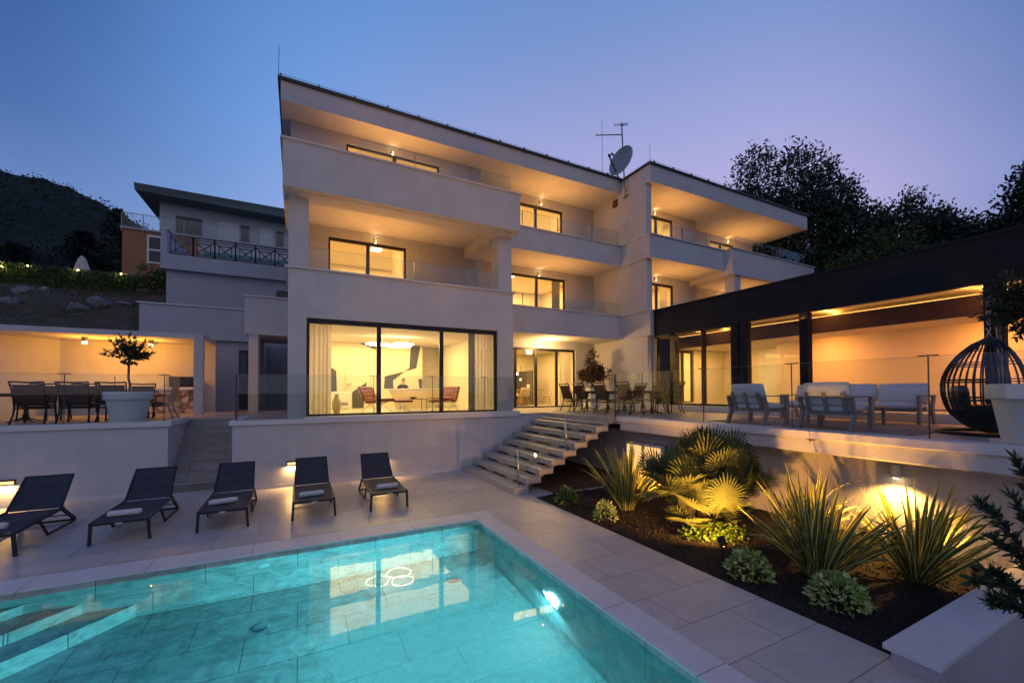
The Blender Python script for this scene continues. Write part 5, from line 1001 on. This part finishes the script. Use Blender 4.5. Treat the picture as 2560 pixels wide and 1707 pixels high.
dup(e1,(4.62,14.2,FL),math.pi*.62+.35,'red tufted leather chair on the right side of the coffee table, before the right mullion')
t=thing('footstool','flat tufted red leather stool with crossed chrome legs','footstool',(3.1,13.9,FL)); mb=MB(); pillow(mb,(3.1,13.95,FL+.37),.58,.55,.11); mb.build('seat_cushion','redl',t,smooth=True); mb=MB()
for s in (-1,1): mb.tube([(3.1+s*.25,13.7,FL+.33),(3.1,13.7+.0,FL+.17),(3.1-s*.25,13.7,FL)],.012,6); mb.tube([(3.1+s*.25,14.2,FL+.33),(3.1,14.2,FL+.17),(3.1-s*.25,14.2,FL)],.012,6)
mb.build('leg_frame','chrome',t,smooth=True)
t=thing('footstool','small tufted red leather stool in front of the right leather chair','footstool',(3.95,13.9,FL)); mb=MB(); pillow(mb,(4.12,13.6,FL+.37),.50,.5,.11); mb.build('seat_cushion','redl',t,smooth=True); mb=MB()
for s in (-1,1): mb.tube([(4.12+s*.22,13.4,FL+.33),(4.12,13.4,FL+.17),(4.12-s*.22,13.4,FL)],.012,6)
mb.build('leg_frame','chrome',t,smooth=True)
t=thing('glass_table','low coffee table with dark glass top and a bowl between the red chairs','coffee table',(3.7,15,FL)); MB().box(3.25,4.15,14.6,15.4,FL+.40,FL+.42).build('table_top','dgl',t); 
for x in (3.3,4.1):
    for y in (14.65,15.35): MB().tube([(x,y,FL),(x,y,FL+.40)],.012,6).build('leg','dsteel',t)
mb=MB(); mb.lathe([(0,0),(.08,.01),(.16,.07),(.15,.07),(.07,.02),(0,.02)],(3.7,15,FL+.42),18); tag(mb.build('bowl','wood',smooth=True),'shallow bowl on the dark glass coffee table','bowl')
t=thing('reception_desk','wide pale curved reception desk at the back of the living room','desk',(4.3,16.9,FL)); mb=MB(); n=20; vs=[]
for z,fl in ((0,-.28),(.3,-.20),(.55,-.1),(.765,0)):
    for i in range(n+1):
        u=-1+2*i/n; vs.append((4.42+u*(1.22+fl),17.0-.35*(1-u*u)-fl*.3*-1,FL+z))
mb.add(vs,[(k*(n+1)+i,k*(n+1)+i+1,(k+1)*(n+1)+i+1,(k+1)*(n+1)+i) for k in range(3) for i in range(n)]); mb.build('front','desk',t,smooth=True); mb=MB(); mb.prism([(4.42+(-1+2*i/n)*1.24,16.98-.35*(1-(-1+2*i/n)**2)) for i in range(n+1)]+[(5.66,17.3),(3.18,17.3)],2,FL+.765,FL+.80); mb.build('desk_top','white',t)
t=thing('air_unit','white floor-standing air conditioning unit near the left curtain','air conditioner',(1.5,17.9,FL)); MB().box(1.12,1.85,17.7,17.95,FL+.06,FL+.68).build('body','white',t,bevel=.015); mb=MB(); 
for k in range(3): mb.box(1.2,1.77,17.69,17.70,FL+.14+.05*k,FL+.16+.05*k)
mb.build('grille','mural',t)
t=thing('floor_vase','tall pale floor vase beside the left curtain','vase',(.98,13.7,FL)); MB().lathe([(0,0),(.08,0),(.13,.2),(.13,.35),(.06,.52),(.05,.58),(.08,.6),(.07,.6),(.04,.56)],(1.05,13.9,FL),20).build('body','beige',t,smooth=True)
t=thing('ring_chandelier','three glowing led rings hanging below the living room ceiling','chandelier',(3,15.2,4.15))
for x,y,r in ((2.50,15.25,.40),(3.30,15.55,.43),(3.30,14.85,.36)): MB().torus((x,y,4.09),r,.013,(0,0,1),40,8).build('led_ring','e_ring',t,smooth=True)
light('AREA',(3,15.2,4.0),55,(1,.66,.24),t,1.0,aim=(0,0,1))
mb=MB(); 
for x,y in ((2.5,15.25),(3.3,15.2)): mb.tube([(x,y,4.12),(x,y,4.49)],.004,4); mb.tube([(x-.3,y,4.1),(x,y,4.45),(x+.3,y,4.1)],.003,4)
mb.build('cable','steel',t)
# the person behind the desk
pt=thing('person','man in a black open-collar shirt sitting behind the reception desk, looking down','person',(3.86,17.42,FL))
def skin_obj(name,verts,edges,radii,mt,parent,sub=2):
    me=bpy.data.meshes.new(name); off=wloc(parent); me.from_pydata([tuple(Vector(v)-off) for v in verts],edges,[]); me.materials.append(M[mt]); o=bpy.data.objects.new(name,me); C.objects.link(o); o.parent=parent
    o.modifiers.new('skin','SKIN'); me.skin_vertices.new() if not me.skin_vertices else None
    for i,r in enumerate(radii): me.skin_vertices[0].data[i].radius=(r if isinstance(r,tuple) else (r,r))
    me.skin_vertices[0].data[0].use_root=True; q=o.modifiers.new('s','SUBSURF'); q.levels=sub; q.render_levels=sub
    return o
bx,by,bz=3.86,17.42,FL
V=lambda a,b,c:(bx+a,by+b,bz+c)
skin_obj('body',[V(0,.05,.50),V(0,.03,.68),V(0,0,.84),V(0,-.01,.93),V(-.17,0,.90),V(-.22,-.03,.72),V(-.18,-.24,.72),V(-.10,-.34,.80),V(.17,0,.90),V(.22,-.03,.72),V(.18,-.24,.72),V(.10,-.34,.80),V(-.1,-.3,.48),V(-.1,-.35,.05),V(.1,-.3,.48),V(.1,-.35,.05),V(0,-.03,1.0)],
 [(0,1),(1,2),(2,3),(3,4),(4,5),(5,6),(6,7),(3,8),(8,9),(9,10),(10,11),(0,12),(12,13),(0,14),(14,15),(3,16)],[(.16,.12),(.15,.11),(.17,.11),(.10,.08),.07,.05,.042,.035,.07,.05,.042,.035,.08,.05,.08,.05,.055],'shirt',pt)
hm=MB(); hc=Vector(V(.015,-.05,1.115)); vs=[]; nn_,kk=20,14
for i in range(kk+1):
    th=math.pi*i/kk
    for j in range(nn_):
        a=2*math.pi*j/nn_; x=.076*math.sin(th)*math.cos(a); y=.095*math.sin(th)*math.sin(a); z=.12*math.cos(th)
        if z<-.02: x*=1-.30*(-z-.02)/.1; y=y*(1-.15*(-z-.02)/.1)-.008*(-z)/.1
        if y<-.05 and abs(x)<.02 and -.035<z<.02: y-=.022*(1-abs(x)/.02)*(1-(z+.035)/.06)   # nose
        if y<-.04 and .015<abs(x)<.045 and .0<z<.03: y+=.008
        vs.append((x,y,z))
T=Matrix.Translation(hc)@Matrix.Rotation(R(14),4,'X')@Matrix.Rotation(R(10),4,'Z'); hm.add([T@Vector(v) for v in vs],[(i*nn_+j,(i+1)*nn_+j,(i+1)*nn_+(j+1)%nn_,i*nn_+(j+1)%nn_) for i in range(kk) for j in range(nn_)])
hm.tube([V(0,-.02,.93),V(.01,-.03,1.05)],[.056,.05],12)
for s in (-1,1): c=T@Vector((s*.078,.005,0)); hm.ball(c,.012,.02,.032,8,6)
hm.build('head','skin',pt,smooth=True); fm=MB()
for s in (-1,1): c=T@Vector((s*.03,-.083,.016)); fm.ball(c,.012,.006,.006,8,6); c2=T@Vector((s*.03,-.088,.036)); fm.ball(c2,.018,.006,.004,8,6)
c=T@Vector((0,-.086,-.055)); fm.ball(c,.024,.006,.005,8,6); fm.build('face_features','hair',pt)
hr=MB(); vs=[]
for i in range(9):
    for j in range(nn_): a=2*math.pi*j/nn_; th=math.pi*i/8*(.31+.25*(.5+.5*math.sin(a))**.7); e=1.06; vs.append(T@Vector((.077*e*math.sin(th)*math.cos(a),.096*e*math.sin(th)*math.sin(a)+.003,.123*math.cos(th)*1.02)))
hr.add(vs,[(i*nn_+j,(i+1)*nn_+j,(i+1)*nn_+(j+1)%nn_,i*nn_+(j+1)%nn_) for i in range(8) for j in range(nn_)]); hr.build('hair','hair',pt,smooth=True)
# hands resting on the desk
for s in (-1,1):
    vv=[V(s*.10,-.34,.80),V(s*.09,-.40,.815)]; ed=[(0,1)]; rd=[(.03,.016),(.036,.014)]; 
    for k in range(4):
        b0=len(vv); vv+=[V(s*.09+(k-1.5)*.019,-.44,.818),V(s*.09+(k-1.5)*.021,-.468-.004*(2-abs(k-1.5)),.816),V(s*.09+(k-1.5)*.021,-.49-.006*(2-abs(k-1.5)),.808)]; ed+=[(1,b0),(b0,b0+1),(b0+1,b0+2)]; rd+=[.009,.0085,.007]
    b0=len(vv); vv+=[V(s*.09-s*.035,-.385,.812),V(s*.09-s*.052,-.42,.808)]; ed+=[(1,b0),(b0,b0+1)]; rd+=[.010,.008]
    skin_obj('hand',vv,ed,rd,'skin',pt,1)
# ------------------------------------------------------------------ dining room interior
def shell_chair(lb,x,y,rz):
    t=thing('shell_chair',lb,'chair',(0,0,0),group='beige shell chairs in the dining room'); mb=MB(); vs=[]
    prof=[(.22,.44),(.0,.42),(-.18,.45),(-.24,.56),(-.27,.72),(-.29,.86)]
    for (yy,z),w in zip(prof,(.20,.23,.24,.24,.22,.17)):
        for j in range(7): v=-1+2*j/6; vs.append((v*w,yy+.05*v*v*(1 if z>.5 else 0),z+.05*v*v*(1 if z<.5 else 0)))
    mb.add(vs,[(i*7+j,i*7+j+1,(i+1)*7+j+1,(i+1)*7+j) for i in range(5) for j in range(6)]); o=mb.build('seat_shell','beige',t,smooth=True); q=o.modifiers.new('th','SOLIDIFY'); q.thickness=.025
    for a,b in ((-1,-1),(1,-1),(1,1),(-1,1)): MB().tube([(a*.12,b*.12,.42),(a*.22,b*.22,0)],[.014,.009],6).build('leg','wood',t)
    t.location=(x,y,FL-.02); t.rotation_euler=(0,0,rz); return reg(t)
sc0=shell_chair('beige shell chair at the left of the dining room table, cut by the wall edge',8.75,17.2,.2)
for x,y,rz,lb in ((9.55,17.3,-.3,'beige shell chair in the middle of the left dining room pane'),(10.95,17.5,1.1,'beige shell chair seen through the middle sliding door pane'),(9.9,18.9,3.0,'beige shell chair on the far side of the dining room table')): dup(sc0,(x,y,FL-.02),rz,lb)
t=thing('indoor_dining_table','light wooden dining table with a flared base in the dining room','table',(9.8,18.1,FL)); MB().box(8.8,10.8,17.65,18.6,FL+.72,FL+.76).build('table_top','wood',t); MB().lathe([(0,0),(.3,0),(.12,.3),(.1,.5),(.28,.72)],(9.8,18.1,FL),16).build('pedestal','wood',t,smooth=True)
t=thing('vase','white cylindrical vase with red flowers on the dining room table','vase',(10.3,18.2,FL+.76)); MB().lathe([(0,0),(.07,0),(.075,.25),(.06,.25)],(10.3,18.2,FL+.76),16).build('body','white',t,smooth=True)
mb=MB(); random.seed(3)
for i in range(60): mb.leaf((10.3+random.gauss(0,.05),18.2+random.gauss(0,.05),FL+1.08+random.gauss(0,.05)),rdir(),.05,.03)
mb.build('flowers','redl',t)
t=thing('pendant_lamp','black branching pendant with small glowing bulbs over the dining table','lamp',(9.4,17.9,3.2)); mb=MB(); mb.tube([(9.5,17.9,4.49),(9.5,17.9,3.35)],.006,5); mb.tube([(8.9,17.9,3.4),(9.5,17.9,3.3),(10.0,17.9,3.36)],.012,6)
for x in (8.98,9.35,9.7): mb.tube([(x,17.9,3.65),(x,17.9,3.02)],.012,6)
mb.build('branches','blk',t)
for x in (8.98,9.35,9.7): MB().ball((x,17.9,2.98),.035,.035,.04,10,8).build('bulb','e_bulb',t)
MB().ball((9.5,17.9,3.26),.06,.06,.06,10,8).build('bulb','e_bulb',t)
